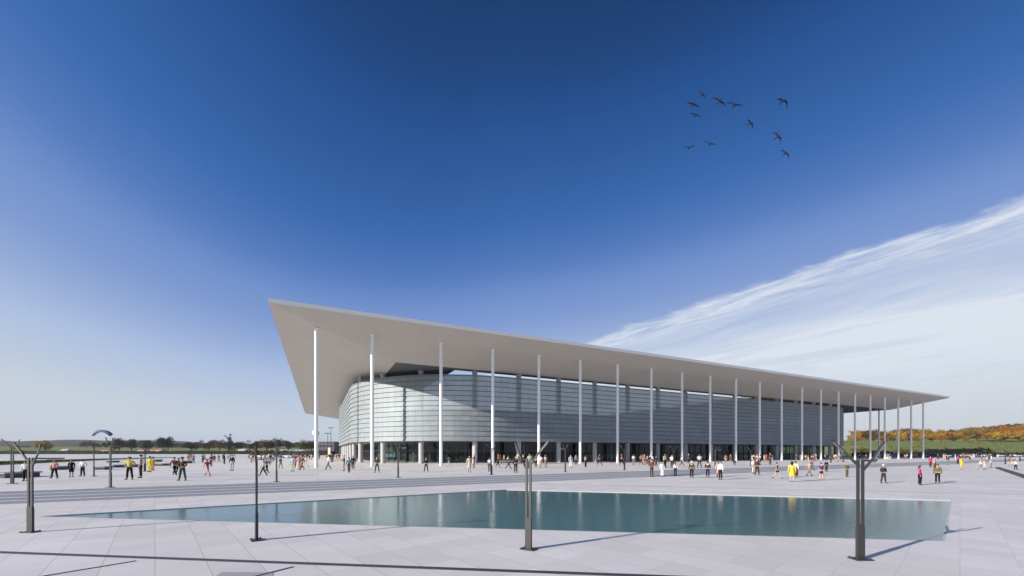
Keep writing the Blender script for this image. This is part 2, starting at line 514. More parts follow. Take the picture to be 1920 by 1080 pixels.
def terrain_mat():
    m, nt, bs = nodes('fields_and_hills')
    geo = N(nt, 'ShaderNodeNewGeometry')
    mp = N(nt, 'ShaderNodeMapping'); mp.inputs['Scale'].default_value = (0.004, 0.012, 0.02)
    nt.links.new(geo.outputs['Position'], mp.inputs['Vector'])
    vo = N(nt, 'ShaderNodeTexVoronoi'); vo.inputs['Scale'].default_value = 1.0
    nt.links.new(mp.outputs[0], vo.inputs['Vector'])
    sc = N(nt, 'ShaderNodeSeparateColor'); nt.links.new(vo.outputs['Color'], sc.inputs[0])
    c1 = mixc(nt, sc.outputs[0], (0.22, 0.25, 0.095), (0.36, 0.31, 0.16))
    no = N(nt, 'ShaderNodeTexNoise'); no.inputs['Scale'].default_value = 0.06; no.inputs['Detail'].default_value = 8
    nt.links.new(geo.outputs['Position'], no.inputs['Vector'])
    c2 = mixc(nt, no.outputs['Fac'], c1, (0.15, 0.20, 0.06))
    sx = N(nt, 'ShaderNodeSeparateXYZ'); nt.links.new(geo.outputs['Position'], sx.inputs[0])
    far = N(nt, 'ShaderNodeMapRange'); far.inputs[1].default_value = 1250; far.inputs[2].default_value = 1500
    nt.links.new(sx.outputs[1], far.inputs[0])
    n3 = N(nt, 'ShaderNodeTexNoise'); n3.inputs['Scale'].default_value = 0.02; n3.inputs['Detail'].default_value = 8
    nt.links.new(geo.outputs['Position'], n3.inputs['Vector'])
    wood = mixc(nt, n3.outputs['Fac'], (0.045, 0.055, 0.035), (0.10, 0.095, 0.055))
    nt.links.new(mixc(nt, far.outputs[0], c2, wood), bs.inputs['Base Color'])
    bs.inputs['Roughness'].default_value = 1.0; bs.inputs['Specular IOR Level'].default_value = 0.05
    return m
structure(mb.build('terrain', terrain_mat()))

# ------------------------------------------------------------------ the hall (stadium with a ring roof on slender columns)
UDIR = Vector(((2507-CX)/F, 1, 0)).normalized()
VDIR = Vector((-UDIR.y, UDIR.x, 0))
Z_E, Z_C = 20.8, 17.3                      # roof edge and soffit crease, above the upper plaza
ya = F*(Z_E-2.1)/(HY-567)
ORG = Vector(((503-CX)/F*ya, ya, UP))
LU, LV = 201.0, 158.0
hall = empty('stadium', ORG, math.atan2(UDIR.y, UDIR.x))
tag(hall, 'large stadium with wide flat overhanging roof, slender white columns and curved metal facade', 'stadium')
def to_local(p):
    d = p-ORG
    return d.dot(UDIR), d.dot(VDIR)
def to_world(u, v, z=0):
    return ORG + UDIR*u + VDIR*v + Vector((0, 0, z))
def u_at_px(px, v):
    """u of the point on the line v=const seen at column px"""
    b = ORG + VDIR*v; k = (px-CX)/F
    return (k*b.y-b.x)/(UDIR.x-k*UDIR.y)

INS = 11.2
OP = (u_at_px(853, 13.0), u_at_px(1411, 13.0), 13.0, 112.0)    # open middle of the roof
def roof_mats():
    m, nt, bs = nodes('soffit_panels')
    tc = N(nt, 'ShaderNodeTexCoord'); sx = N(nt, 'ShaderNodeSeparateXYZ')
    nt.links.new(tc.outputs['Object'], sx.inputs[0])
    def line(q, per, w):
        f = math_(nt, 'FRACT', math_(nt, 'DIVIDE', q, per))
        return math_(nt, 'LESS_THAN', f, w)
    jj = math_(nt, 'MAXIMUM', line(sx.outputs[0], 2.19, 0.02), line(sx.outputs[1], 2.19, 0.02))
    no = N(nt, 'ShaderNodeTexNoise'); no.inputs['Scale'].default_value = 0.15; no.inputs['Detail'].default_value = 5
    nt.links.new(tc.outputs['Object'], no.inputs['Vector'])
    t = math_(nt, 'MULTIPLY', math_(nt, 'MULTIPLY_ADD', jj, -0.13, 1.0), math_(nt, 'MULTIPLY_ADD', no.outputs['Fac'], 0.14, 0.93))
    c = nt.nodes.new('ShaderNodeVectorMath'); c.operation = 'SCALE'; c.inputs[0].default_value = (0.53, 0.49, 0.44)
    nt.links.new(t, c.inputs['Scale']); nt.links.new(c.outputs[0], bs.inputs['Base Color'])
    bs.inputs['Roughness'].default_value = 0.6; bs.inputs['Specular IOR Level'].default_value = 0.3
    return m
M_soffit = roof_mats()
M_fascia = simple('roof_fascia', (0.70, 0.69, 0.68), 0.45, vary=0.04, scale=0.5)
M_under = simple('inner_soffit', (0.10, 0.10, 0.105), 0.7, vary=0.1, scale=0.3)  # shadow past the crease is put into this dark colour
def rect(u0, u1, v0, v1, z): return [(u0, v0, z), (u1, v0, z), (u1, v1, z), (u0, v1, z)]
mb = MB()
INL = u_at_px(742, INS)
ou, cr = rect(0, LU, 0, LV, Z_E), rect(INL, LU-INS, INS, LV-INS, Z_C)
for i in range(4):
    j = (i+1) % 4
    mb.add([ou[i], cr[i], cr[j], ou[j]], [(0, 1, 2, 3)])
roof = mb.build('roof', M_soffit, hall)
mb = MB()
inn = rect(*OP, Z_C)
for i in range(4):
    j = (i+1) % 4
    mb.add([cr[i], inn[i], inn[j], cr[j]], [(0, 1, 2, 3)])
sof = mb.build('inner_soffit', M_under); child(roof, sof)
mb = MB()
ft = [(p[0], p[1], Z_E+0.55) for p in ou]; it = rect(*OP, Z_C+0.6)
for i in range(4):
    j = (i+1) % 4
    mb.add([ou[i], ou[j], ft[j], ft[i]], [(0, 1, 2, 3)])
    mb.add([ft[i], ft[j], it[j], it[i]], [(0, 1, 2, 3)])
    mb.add([inn[i], it[i], it[j], inn[j]], [(0, 1, 2, 3)], mi=1)
child(roof, mb.build('fascia', [M_fascia, simple('opening_edge', (0.12, 0.125, 0.13), .7)]))  # opening edge coloured dark so its sunlit face looks shaded

# outer columns
CI = 4.35
def soffit_z(u, v):
    s = min(u/INL, v/INS, (LU-u)/INS, (LV-v)/INS)
    return Z_E+(Z_C-Z_E)*min(1, s)
row_px = [593, 698, 827, 924, 1012, 1090, 1160, 1223, 1282, 1333, 1382, 1427, 1468, 1506, 1541, 1573, 1605, 1633, 1660, 1685.5, 1711]
us = [u_at_px(px, CI) for px in row_px] + [u_at_px(1731, CI)]
STEP = (us[-1]-us[2])/19
us = us[:2] + [us[2]+STEP*k for k in range(20)]
uc1 = us[-1]
def column_mesh(h, r, n=14):
    mb = MB()
    mb.tube([(0, 0, 0), (0, 0, 0.12)], r*1.25, n)
    mb.tube([(0, 0, 0.12), (0, 0, h-0.15)], r, n)
    mb.tube([(0, 0, h-0.15), (0, 0, h+0.08)], [r*1.0, r*1.35], n)
    return mb.mesh('column')
colm = column_mesh(soffit_z(50, CI), 0.25)
spots = [(u, CI) for u in us]
spots += [(us[0]+0.0, CI+STEP*1.35*k) for k in range(1, 13)]
spots += [(uc1, CI+STEP*1.35*k) for k in range(1, 13)]
spots += [(u, CI+STEP*1.35*12) for u in us[6:-1]]
for (u, v) in spots:
    o = obj('column', colm, None if colm.materials else M_white)
    o.location = (u, v, 0)
    child(hall, o)

# facade: rounded plan, thirteen lapped bands of panels
FU0, FU1, FV0, FV1 = 12.0, u_at_px(1605, 10.6)+12.5, 10.6, 112.0
def plan(inset=0.0, r=26.0, step=1.0):
    """points, outward normals and arc length round the plan, starting on the front"""
    u0, u1, v0, v1 = FU0+inset, FU1-inset, FV0+inset, FV1-inset
    r = max(1.0, r-inset)
    segs = [((u0+r, v0), (u1-r, v0)), None, ((u1, v0+r), (u1, v1-r)), None, ((u1-r, v1), (u0+r, v1)), None, ((u0, v1-r), (u0, v0+r)), None]
    cents = {1: (u1-r, v0+r, -90), 3: (u1-r, v1-r, 0), 5: (u0+r, v1-r, 90), 7: (u0+r, v0+r, 180)}
    out = []; s = 0
    for i, sg in enumerate(segs):
        if sg:
            (a, b), (c, d) = sg; L = math.hypot(c-a, d-b); m = max(2, int(L/ (step*2)))
            nx, ny = (d-b)/L, -(c-a)/L
            for k in range(m): out.append((a+(c-a)*k/m, b+(d-b)*k/m, nx, ny, s+L*k/m))
            s += L
        else:
            cx, cy, a0 = cents[i]; L = r*math.pi/2; m = max(6, int(L/step))
            for k in range(m):
                t = R(a0+90*k/m)
                out.append((cx+r*math.cos(t), cy+r*math.sin(t), math.cos(t), math.sin(t), s+L*k/m))
            s += L
    x = out[0]; out.append((x[0], x[1], x[2], x[3], s))
    return out
W0, W1, NB = 4.2, 16.25, 13
P = plan()
BH = (W1-W0)/NB
def facade_mat():
    m, nt, bs = nodes('facade_panels')
    uv = N(nt, 'ShaderNodeUVMap'); sx = N(nt, 'ShaderNodeSeparateXYZ'); nt.links.new(uv.outputs[0], sx.inputs[0])
    u = math_(nt, 'DIVIDE', sx.outputs[0], 1.46)
    f = math_(nt, 'FRACT', u)
    seam = math_(nt, 'LESS_THAN', f, 0.045)
    cb = N(nt, 'ShaderNodeCombineXYZ'); nt.links.new(math_(nt, 'FLOOR', u), cb.inputs[0]); nt.links.new(math_(nt, 'FLOOR', sx.outputs[1]), cb.inputs[1])
    wn = N(nt, 'ShaderNodeTexWhiteNoise'); nt.links.new(cb.outputs[0], wn.inputs['Vector'])
    no = N(nt, 'ShaderNodeTexNoise'); no.inputs['Scale'].default_value = 0.11; no.inputs['Detail'].default_value = 4
    nt.links.new(uv.outputs[0], no.inputs['Vector'])
    t = math_(nt, 'MULTIPLY', math_(nt, 'MULTIPLY_ADD', wn.outputs['Value'], 0.14, 0.93), math_(nt, 'MULTIPLY_ADD', no.outputs['Fac'], 0.2, 0.9))
    t = math_(nt, 'MULTIPLY', t, math_(nt, 'MULTIPLY_ADD', seam, -0.36, 1.0))
    c = nt.nodes.new('ShaderNodeVectorMath'); c.operation = 'SCALE'; c.inputs[0].default_value = (0.325, 0.365, 0.385)
    nt.links.new(t, c.inputs['Scale']); nt.links.new(c.outputs[0], bs.inputs['Base Color'])
    bs.inputs['Metallic'].default_value = 0.45
    nt.links.new(math_(nt, 'MULTIPLY_ADD', wn.outputs['Value'], 0.08, 0.64), bs.inputs['Roughness'])
    bs.inputs['Specular IOR Level'].default_value = 0.35
    # printed glass: a little of what stands behind shows through
    tr = N(nt, 'ShaderNodeBsdfTransparent'); tr.inputs['Color'].default_value = (0.75, 0.85, 0.95, 1)
    mx = N(nt, 'ShaderNodeMixShader'); mx.inputs[0].default_value = 0.16
    nt.links.new(bs.outputs[0], mx.inputs[1]); nt.links.new(tr.outputs[0], mx.inputs[2])
    nt.links.new(mx.outputs[0], nt.nodes['Material Output'].inputs['Surface'])
    return m
mb = MB()
for b in range(NB):
    z0, z1 = W0+BH*b, W0+BH*(b+1)
    o_ = 0.20; g_ = 0.09*BH
    for p, q in zip(P[:-1], P[1:]):
        def w_(k, d_, z): return (k[0]+k[2]*d_, k[1]+k[3]*d_, z)
        zt = z1-g_
        mb.add([w_(p, o_, z0), w_(q, o_, z0), w_(q, .09, zt), w_(p, .09, zt)], [(0, 1, 2, 3)], [[(p[4], b+.02), (q[4], b+.02), (q[4], b+.98), (p[4], b+.98)]])
        mb.add([w_(p, .09, zt), w_(q, .09, zt), w_(q, -.03, zt), w_(p, -.03, zt)], [(0, 1, 2, 3)], mi=1)
        mb.add([w_(p, -.03, zt), w_(q, -.03, zt), w_(q, -.03, z1), w_(p, -.03, z1)], [(0, 1, 2, 3)], mi=1)
        mb.add([w_(p, o_, z0), w_(p, -.03, z0), w_(q, -.03, z0), w_(q, o_, z0)], [(0, 1, 2, 3)], mi=1)
fac = mb.build('facade', [facade_mat(), simple('facade_gap', (0.17, 0.19, 0.205), 0.5)], hall)
# coping at the top of the facade and soffit over the recessed ground floor
mb = MB()
for p, q in zip(P[:-1], P[1:]):
    def pt(w, d_, z): return (w[0]+w[2]*d_, w[1]+w[3]*d_, z)
    mb.add([pt(p, .1, W1), pt(q, .1, W1), pt(q, .1, W1+.14), pt(p, .1, W1+.14), pt(q, -.35, W1+.14), pt(p, -.35, W1+.14), pt(q, -.35, W1), pt(p, -.35, W1)],
           [(0, 1, 2, 3), (3, 2, 4, 5), (5, 4, 6, 7)])
child(fac, mb.build('coping', simple('coping_grey', (0.22, 0.25, 0.28), 0.4)))
PI_ = plan(6.0)
def ring_between(P0, d0, d1, z):
    mb = MB()
    for p, q in zip(P0[:-1], P0[1:]):
        mb.add([(p[0]-p[2]*d0, p[1]-p[3]*d0, z), (q[0]-q[2]*d0, q[1]-q[3]*d0, z), (q[0]-q[2]*d1, q[1]-q[3]*d1, z), (p[0]-p[2]*d1, p[1]-p[3]*d1, z)], [(0, 1, 2, 3)])
    return mb
child(hall, ring_between(P, 0.03, 18.0, W0-.02).build('ceiling', simple('ceiling_grey', (0.30, 0.30, 0.30), 0.8)))
# glazing, mullions, spandrel band
GI = 5.0
M_glass = None
def glass_mat():
    m, nt, bs = nodes('glazing')
    out = nt.nodes['Material Output']
    gl = N(nt, 'ShaderNodeBsdfGlossy'); gl.inputs['Roughness'].default_value = 0.02; gl.inputs['Color'].default_value = (0.9, 0.95, 0.95, 1)
    tr = N(nt, 'ShaderNodeBsdfTransparent'); tr.inputs['Color'].default_value = (0.55, 0.68, 0.68, 1)
    fr = N(nt, 'ShaderNodeFresnel'); fr.inputs['IOR'].default_value = 1.5
    mx = N(nt, 'ShaderNodeMixShader')
    nt.links.new(fr.outputs[0], mx.inputs[0]); nt.links.new(tr.outputs[0], mx.inputs[1]); nt.links.new(gl.outputs[0], mx.inputs[2])
    nt.links.new(mx.outputs[0], out.inputs['Surface'])
    return m
M_glass = glass_mat()
mb = MB()
for p, q in zip(P[:-1], P[1:]):
    mb.add([(p[0]-p[2]*GI, p[1]-p[3]*GI, 0.0), (q[0]-q[2]*GI, q[1]-q[3]*GI, 0.0), (q[0]-q[2]*GI, q[1]-q[3]*GI, W0-.03), (p[0]-p[2]*GI, p[1]-p[3]*GI, W0-.03)], [(0, 1, 2, 3)])
glz = mb.build('glazing', M_glass, hall)
mb = MB()
def at_s(s, inset, PP=P):
    s %= PP[-1][4]
    for p, q in zip(PP[:-1], PP[1:]):
        if p[4] <= s <= q[4]:
            t = (s-p[4])/max(1e-6, q[4]-p[4])
            nx, ny = p[2]+(q[2]-p[2])*t, p[3]+(q[3]-p[3])*t
            L = math.hypot(nx, ny); nx /= L; ny /= L
            return (p[0]+(q[0]-p[0])*t-nx*inset, p[1]+(q[1]-p[1])*t-ny*inset, nx, ny)
TOT = P[-1][4]
s = 0
while s < TOT:
    x, y, nx, ny = at_s(s, GI-0.08)
    M = Matrix.Translation((x, y, 0)) @ Matrix.Rotation(math.atan2(ny, nx), 4, 'Z')
    mb.box(-.07, .07, -.04, .04, 0.0, W0-.04, M=M)
    s += 2.19
for z in (0.0, 2.35):
    for p, q in zip(P[:-1], P[1:]):
        a = Vector((p[0]-p[2]*(GI-.1), p[1]-p[3]*(GI-.1), z+.06)); b = Vector((q[0]-q[2]*(GI-.1), q[1]-q[3]*(GI-.1), z+.06))
        mb.bar(a, b, .1, .1)
child(glz, mb.build('glazing_frame', M_mull))
# low counter wall just inside the long glass front
mb = MB()
sp = [p for p in P if p[3] < -0.99 and p[0] > 60]
for p, q in zip(sp[:-1], sp[1:]):
    y0 = p[1]+GI+.35
    mb.box(p[0], q[0]-.004, y0, y0+.12, 0.75, 1.75)
child(hall, mb.build('counter_wall', M_span))
# dark core block inside
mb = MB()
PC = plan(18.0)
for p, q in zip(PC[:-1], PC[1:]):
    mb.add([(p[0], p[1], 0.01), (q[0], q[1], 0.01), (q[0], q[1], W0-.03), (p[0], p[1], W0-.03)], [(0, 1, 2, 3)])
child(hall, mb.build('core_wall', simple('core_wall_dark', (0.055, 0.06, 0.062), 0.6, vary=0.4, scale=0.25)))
# bowl wall above, behind the printed panels
mb = MB()
PB = plan(6.5)
for p, q in zip(PB[:-1], PB[1:]):
    mb.add([(p[0], p[1], W0), (q[0], q[1], W0), (q[0], q[1], W0+6.6), (p[0], p[1], W0+6.6)], [(0, 1, 2, 3)])
child(hall, mb.build('bowl_wall', simple('bowl_wall_grey', (0.14, 0.15, 0.16), 0.8, vary=0.2, scale=0.3)))
# pillars
PX = [787, 890, 976, 1050, 1116, 1177]
u890, u1177 = u_at_px(890, 11.6), u_at_px(1177, 11.6)
PST = (u1177-u890)/4
PILS = {}
sp890 = None
s890 = u890-(FU0+26.0)
k = 0
npil = int(round(TOT/PST))
for i in range(npil):
    s = s890 + PST*i if (s890 + PST*i) < TOT-PST*0.5 else None
    if s is None: break
    x, y, nx, ny = at_s(s, 1.05)
    hz_ = round(soffit_z(x, y), 1)
    if hz_ not in PILS: PILS[hz_] = column_mesh(hz_-.1, 0.48, 16); PILS[hz_].materials.append(M_pillar)
    o = obj('pillar', PILS[hz_])
    o.location = (x, y, 0)
    child(hall, o)
# escalator seen behind the left glazing
mb = MB()
for k_, (pa, pb) in enumerate((((800, 846), (846, 861)),)):
    a = to_local(dp(806, 838, 92)); b = to_local(dp(850, 864, 88))
    mb.bar((a[0], a[1], 4.0), (b[0], b[1], 0.3), 1.6, 0.7)
    mb.bar((a[0], a[1]-.9, 5.0), (b[0], b[1]-.9, 1.2), 0.08, 0.5)
    mb.bar((a[0], a[1]+.9, 5.0), (b[0], b[1]+.9, 1.2), 0.08, 0.5)
child(hall, mb.build('escalator', simple('escalator_dark', (0.05, 0.05, 0.07), 0.4)))

# lit ceiling strip and teal desk in the lobby
def emis(name, col, st):
    m, nt, bs = nodes(name)
    bs.inputs['Emission Color'].default_value = (*col, 1); bs.inputs['Emission Strength'].default_value = st
    bs.inputs['Base Color'].default_value = (.8, .8, .8, 1)
    return m
for k_, (pa, pb) in enumerate(((806, 826), (830, 850), (858, 876))):
    a = to_local(dp(pa, 833, 93)); b = to_local(dp(pb, 833, 92))
    mb = MB(); mb.bar((a[0], a[1], 3.75), (b[0], b[1], 3.75), .5, .16)
    child(hall, mb.build('ceiling_light', emis('lobby_light', (.85, .95, .65), 1.1) if k_ == 0 else bpy.data.materials['lobby_light']))
a = to_local(dp(852, 858, 89)); b = to_local(dp(876, 858, 88))
mb = MB(); mb.bar((a[0], a[1], .55), (b[0], b[1], .55), .8, 1.1)
child(hall, mb.build('reception_desk', simple('desk_teal', (.04, .22, .25), .4)))
# ------------------------------------------------------------------ lamps
def make_lamp():
    root = empty('street_lamp', (0, 0, 0))
    mb = MB(); mb.box(-.20, .20, -.15, .15, .0, .03)
    for sx_ in (-1, 1):
        for sy_ in (-1, 1): mb.tube([(sx_*.17, sy_*.12, .03), (sx_*.17, sy_*.12, .055)], .022, 6)
    mb.build('base_plate', M_post, root)
    mb = MB(); mb.box(-.092, .092, -.036, .036, .03, .82); mb.box(-.082, .082, -.03, .03, .82, .88)
    mb.build('shoe', M_post, root)
    mb = MB(); mb.box(-.088, -.030, -.021, .021, .88, 2.50); mb.build('post', M_post, root)
    mb = MB(); mb.box(.030, .088, -.021, .021, .88, 2.50); mb.build('post', M_post, root)
    def arm(pts, w0, w1, name='arm'):
        mb = MB()
        for i in range(len(pts)-1):
            t = i/(len(pts)-1)
            mb.bar(pts[i], pts[i+1], w0+(w1-w0)*t, (w0+(w1-w0)*t)*1.1)
        return mb.build(name, M_post, root)
    a = arm([(-.05, 0, 2.36), (-.16, .01, 2.46), (-.40, .05, 2.74), (-.66, .08, 3.0)], .045, .034)
    mb = MB(); mb.bar((-.38, .046, 2.685), (-.62, .075, 2.93), .045, .02); o = mb.build('lamp_head', simple('lamp_glass', (0.16, 0.16, 0.15), .3)); child(a, o)
    a = arm([(.07, 0, 2.22), (.28, -.06, 2.55), (.49, -.12, 2.95)], .042, .034)
    mb = MB(); mb.bar((.30, -.07, 2.535), (.46, -.115, 2.84), .045, .02); o = mb.build('lamp_head', simple('lamp_glass', (0.16, 0.16, 0.15), .3)); child(a, o)
    a = arm([(.07, 0, 2.47), (.42, .18, 2.47), (.74, .36, 2.475)], .04, .035)
    mb = MB(); mb.bar((.38, .16, 2.43), (.70, .34, 2.432), .045, .02); o = mb.build('lamp_head', simple('lamp_glass', (0.16, 0.16, 0.15), .3)); child(a, o)
    return root
lamp0 = make_lamp()
lamps = [
    (57, 998, 0, 0, 'dark steel twin-post lamp with branching arms at the pointed left tip of the pool'),
    (481, 1013, 0, -50, 'dark steel twin-post lamp standing before the narrow left part of the pool'),
    (991, 1030, 0, 150, 'dark steel twin-post lamp standing before the middle of the pool'),
    (1613, 1049, 0, 0, 'largest dark twin-post lamp with angled arms before the right end of the pool'),
    (23, 907, UP, 12, 'dark forked lamp beyond the steps by the grey bench at the left edge'),
    (176, 893, UP, 150, 'slim dark lamp right of the person in white top, under the blue parachute'),
    (207, 914, UP, -20, 'dark forked lamp at the top of the steps, left of the person in yellow'),
    (271.5, 884, UP, 60, 'slim dark lamp between the beige-vested person and the yellow suited person'),
    (518.5, 903.5, UP, -40, 'dark lamp at the top of the steps beside the white parked cars'),
    (746.5, 895.5, UP, -45, 'dark lamp at the top of the steps before the curved glass corner'),
    (921.5, 890, UP, 40, 'dark lamp by the fourth slender white column'),
    (1060, 885, UP, 120, 'dark lamp before the long glazed front, right of the group in tan trousers'),
    (1171, 881, UP, 10, 'dark forked lamp before the long front between two grey pillars'),
    (1263, 880, UP, 30, 'dark forked lamp behind the person in white and navy'),
    (1341, 875, UP, -60, 'dark lamp behind the person with hands in pockets in black'),
    (1408, 874, UP, 200, 'dark lamp behind the pair in cream and brown jackets'),
    (1558, 868, UP, 75, 'small dark lamp near the right end of the curved metal facade'),
    (1581, 866.5, UP, 0, 'smallest dark forked lamp beside the last facade bay'),
    (1885, 870, UP, 90, 'thin dark lamp by the parked cars at the far right'),
]
for i, (px, py, z, rz, lab) in enumerate(lamps):
    o = lamp0 if i == 0 else copy_tree(lamp0)
    o.location = gp(px, py, z)
    o.rotation_euler = (0, 0, R(rz))
    tag(o, lab, 'street lamp', 'branching street lamps on the plaza')

# ------------------------------------------------------------------ benches
def bench(px0, py0, px1, py1, depth, h, lab):
    a, b = gp(px0, py0, UP), gp(px1, py1, UP)
    root = empty('stone_bench', (a+b)/2, math.atan2((b-a).y, (b-a).x))
    L = (b-a).length
    mb = MB(); mb.box(-L/2, L/2, 0, depth, h-.12, h); mb.build('seat', simple('bench_top', (0.34, 0.34, 0.36), .7), root)
    mb = MB(); mb.box(-L/2+.12, L/2-.12, .1, depth-.1, 0, h-.12); mb.build('plinth', simple('bench_base', (0.11, 0.11, 0.12), .8), root)
    tag(root, lab, 'bench', 'low stone benches on the upper plaza')
bench(8, 897, 80, 893, 1.6, .45, 'long dark stone bench behind the leftmost lamp')
bench(92, 881.5, 134, 880.5, 1.2, .45, 'dark stone bench behind the two people left of the parachute')
bench(196, 881, 214, 880, 1.2, .4, 'short grey stone bench left of the lamp beside the yellow person')
bench(211, 877, 262, 875.5, 1.2, .4, 'long grey bench behind the person in yellow top')
bench(210, 867.5, 226, 867, 1.2, .4, 'small far bench by the end of the lawn strip')
bench(292, 866, 306, 865.5, 1.2, .5, 'far bench right of the yellow suited person')
bench(346, 869, 362, 868, 1.2, .45, 'far bench behind the person in grey cap')
bench(304, 873.5, 322, 872.5, 1.2, .35, 'pale low bench left of the person in brown jacket')

# ------------------------------------------------------------------ cars and bus
def make_car():
    root = empty('parked_car', (0, 0, 0))
    mb = MB()
    prof = [(-2.15, .32), (-2.2, .62), (-2.1, .86), (-1.45, .93), (1.0, .93), (1.95, .80), (2.18, .62), (2.15, .30)]
    def extr(prof, w0, w1=None):
        w1 = w1 or w0
        nn = len(prof); vs = []
        for y, k in ((-1, 0), (1, 0)):
            for x, z in prof:
                w = w0 if z < .75 else w1
                vs.append((x, y*w, z))
        fs = [tuple(range(nn)), tuple(reversed(range(nn, 2*nn)))]
        for i in range(nn):
            j = (i+1) % nn
            fs.append((i, nn+i, nn+j, j))
        return vs, fs
    v_, f_ = extr(prof, .88, .84); mb.add(v_, f_)
    # roof and pillars
    roofp = [(-1.75, .93), (-1.25, 1.40), (-.2, 1.47), (.35, 1.42), (1.05, .93)]
    nn = 5; vs = []
    for y in (-1, 1):
        for x, z in roofp: vs.append((x, y*(.82 if z < 1 else .66), z))
    mb.add(vs, [(1, 6, 7, 2), (2, 7, 8, 3)])
    for y in (0, 5):
        mb.add(vs, [], [])
    body = mb.build('body', None, root)
    body.data.materials.append(simple('car_paint_white', (0.75, 0.75, 0.75), .25))
    mb = MB()
    for y in (0, 5):
        mb.add([vs[y+i] for i in range(5)], [(0, 1, 2, 3, 4) if y == 0 else (4, 3, 2, 1, 0)])
    mb.add(vs, [(0, 5, 6, 1), (3, 8, 9, 4)])
    mb.build('window', simple('car_glass', (0.015, 0.018, 0.02), .08), root)
    for x in (-1.35, 1.35):
        for y in (-1, 1):
            mb = MB(); mb.tube([(x, y*.70, .32), (x, y*.90, .32)], .32, 14, smooth=False)
            w = mb.build('wheel', simple('tyre', (.02, .02, .02), .9), root)
            mb = MB(); mb.tube([(x, y*.895, .32), (x, y*.915, .32)], .2, 10, smooth=False)
            child(w, mb.build('rim', simple('rim', (.4, .4, .4), .35, .6)))
    for y in (-1, 1):
        mb = MB(); mb.box(2.06, 2.19, y*.62-.16, y*.62+.16, .60, .74); mb.build('headlight', simple('lamp_clear', (.7, .7, .7), .15), root)
        mb = MB(); mb.box(-2.2, -2.13, y*.64-.14, y*.64+.14, .66, .80); mb.build('tail_light', simple('lamp_red', (.35, .02, .02), .2), root)
    return root, body
car0, car_body = make_car()
car_body.material_slots[0].link = 'OBJECT'
PAINT = {'white': (.75, .75, .75), 'silver': (.42, .43, .45), 'black': (.012, .012, .014), 'navy': (.02, .035, .09), 'grey': (.12, .125, .13), 'blue': (.05, .11, .25), 'red': (.28, .02, .02)}
cars = []
for k, (px, y, c, rz, lab) in enumerate([
    (492, 150, 'white', 4, 'white parked car farthest left in the row by the shrubs'),
    (516, 148, 'grey', 2, 'grey parked car behind the dark lamp on the forecourt left'),
    (536, 150, 'white', 0, 'white parked car just right of the dark lamp on the forecourt'),
    (556, 156, 'silver', 5, 'silver parked car left of the corner column'),
    (578, 160, 'black', 3, 'black parked car next to the tall corner column')]):
    cars.append((px, y, UP, c, rz, lab))
cc = ['navy', 'black', 'silver', 'grey', 'blue', 'black', 'white', 'navy', 'grey', 'blue', 'black', 'silver', 'navy', 'white', 'grey', 'blue', 'white', 'black', 'silver', 'navy', 'white', 'grey']
ORDN = ['first', 'second', 'third', 'fourth', 'fifth', 'sixth', 'seventh', 'eighth', 'ninth', 'tenth', 'eleventh', 'twelfth', 'thirteenth', 'fourteenth', 'fifteenth', 'sixteenth', 'seventeenth', 'eighteenth', 'nineteenth', 'twentieth', 'twenty-first', 'twenty-second', 'twenty-third', 'twenty-fourth', 'twenty-fifth', 'twenty-sixth', 'twenty-seventh', 'twenty-eighth', 'twenty-ninth', 'thirtieth'] + [f'{t}-{o}' for t in ('thirty', 'forty', 'fifty') for o in ('first', 'second', 'third', 'fourth', 'fifth', 'sixth', 'seventh', 'eighth', 'ninth')]
seen = {}
for k, c in enumerate(cc):
    px = 1616+k*14.2+random.uniform(-2, 2)
    seen[c] = seen.get(c, 0)+1
    cars.append((px, 184+random.uniform(-.6, .6), UP-.03, c, 90+random.choice((0, 180))+random.uniform(-3, 3), f'{ORDN[seen[c]-1]} {c} car from the left in the long parked row below the hillside'))
for k, (px, y, z, c, rz, lab) in enumerate(cars):
    o = car0 if k == 0 else copy_tree(car0)
    o.location = ((px-CX)/F*y, y, z); o.rotation_euler = (0, 0, R(rz))
    b = car_body if k == 0 else [x for x in o.children if x.name.startswith('body')][0]
    b.material_slots[0].link = 'OBJECT'
    b.material_slots[0].material = simple('car_paint_'+c, PAINT[c], .25)
    tag(o, lab, 'car', 'cars parked round the plaza')
# coach behind the right columns
by = 197.0
root = empty('coach', ((1655-CX)/F*by, by, .42), R(4))
mb = MB(); mb.box(-5, 5, -1.25, 1.25, .4, 1.5); mb.box(-4.9, 4.9, -1.2, 1.2, 2.6, 3.15); mb.box(4.6, 4.9, -1.2, 1.2, 1.5, 2.6); mb.box(-4.9, -4.6, -1.2, 1.2, 1.5, 2.6)
mb.build('body', simple('coach_paint', (.10, .13, .17), .3), root)
mb = MB(); mb.box(-4.6, 4.6, -1.18, 1.18, 1.5, 2.6); mb.build('window', simple('car_glass', (0.015, 0.018, 0.02), .08), root)
for x in (-3.2, 3.4):
    for y in (-1, 1):
        mb = MB(); mb.tube([(x, y*1.0, .5), (x, y*1.28, .5)], .5, 14, smooth=False); mb.build('wheel', simple('tyre', (.02, .02, .02), .9), root)
tag(root, 'dark grey coach parked behind the right-hand slender columns', 'bus')

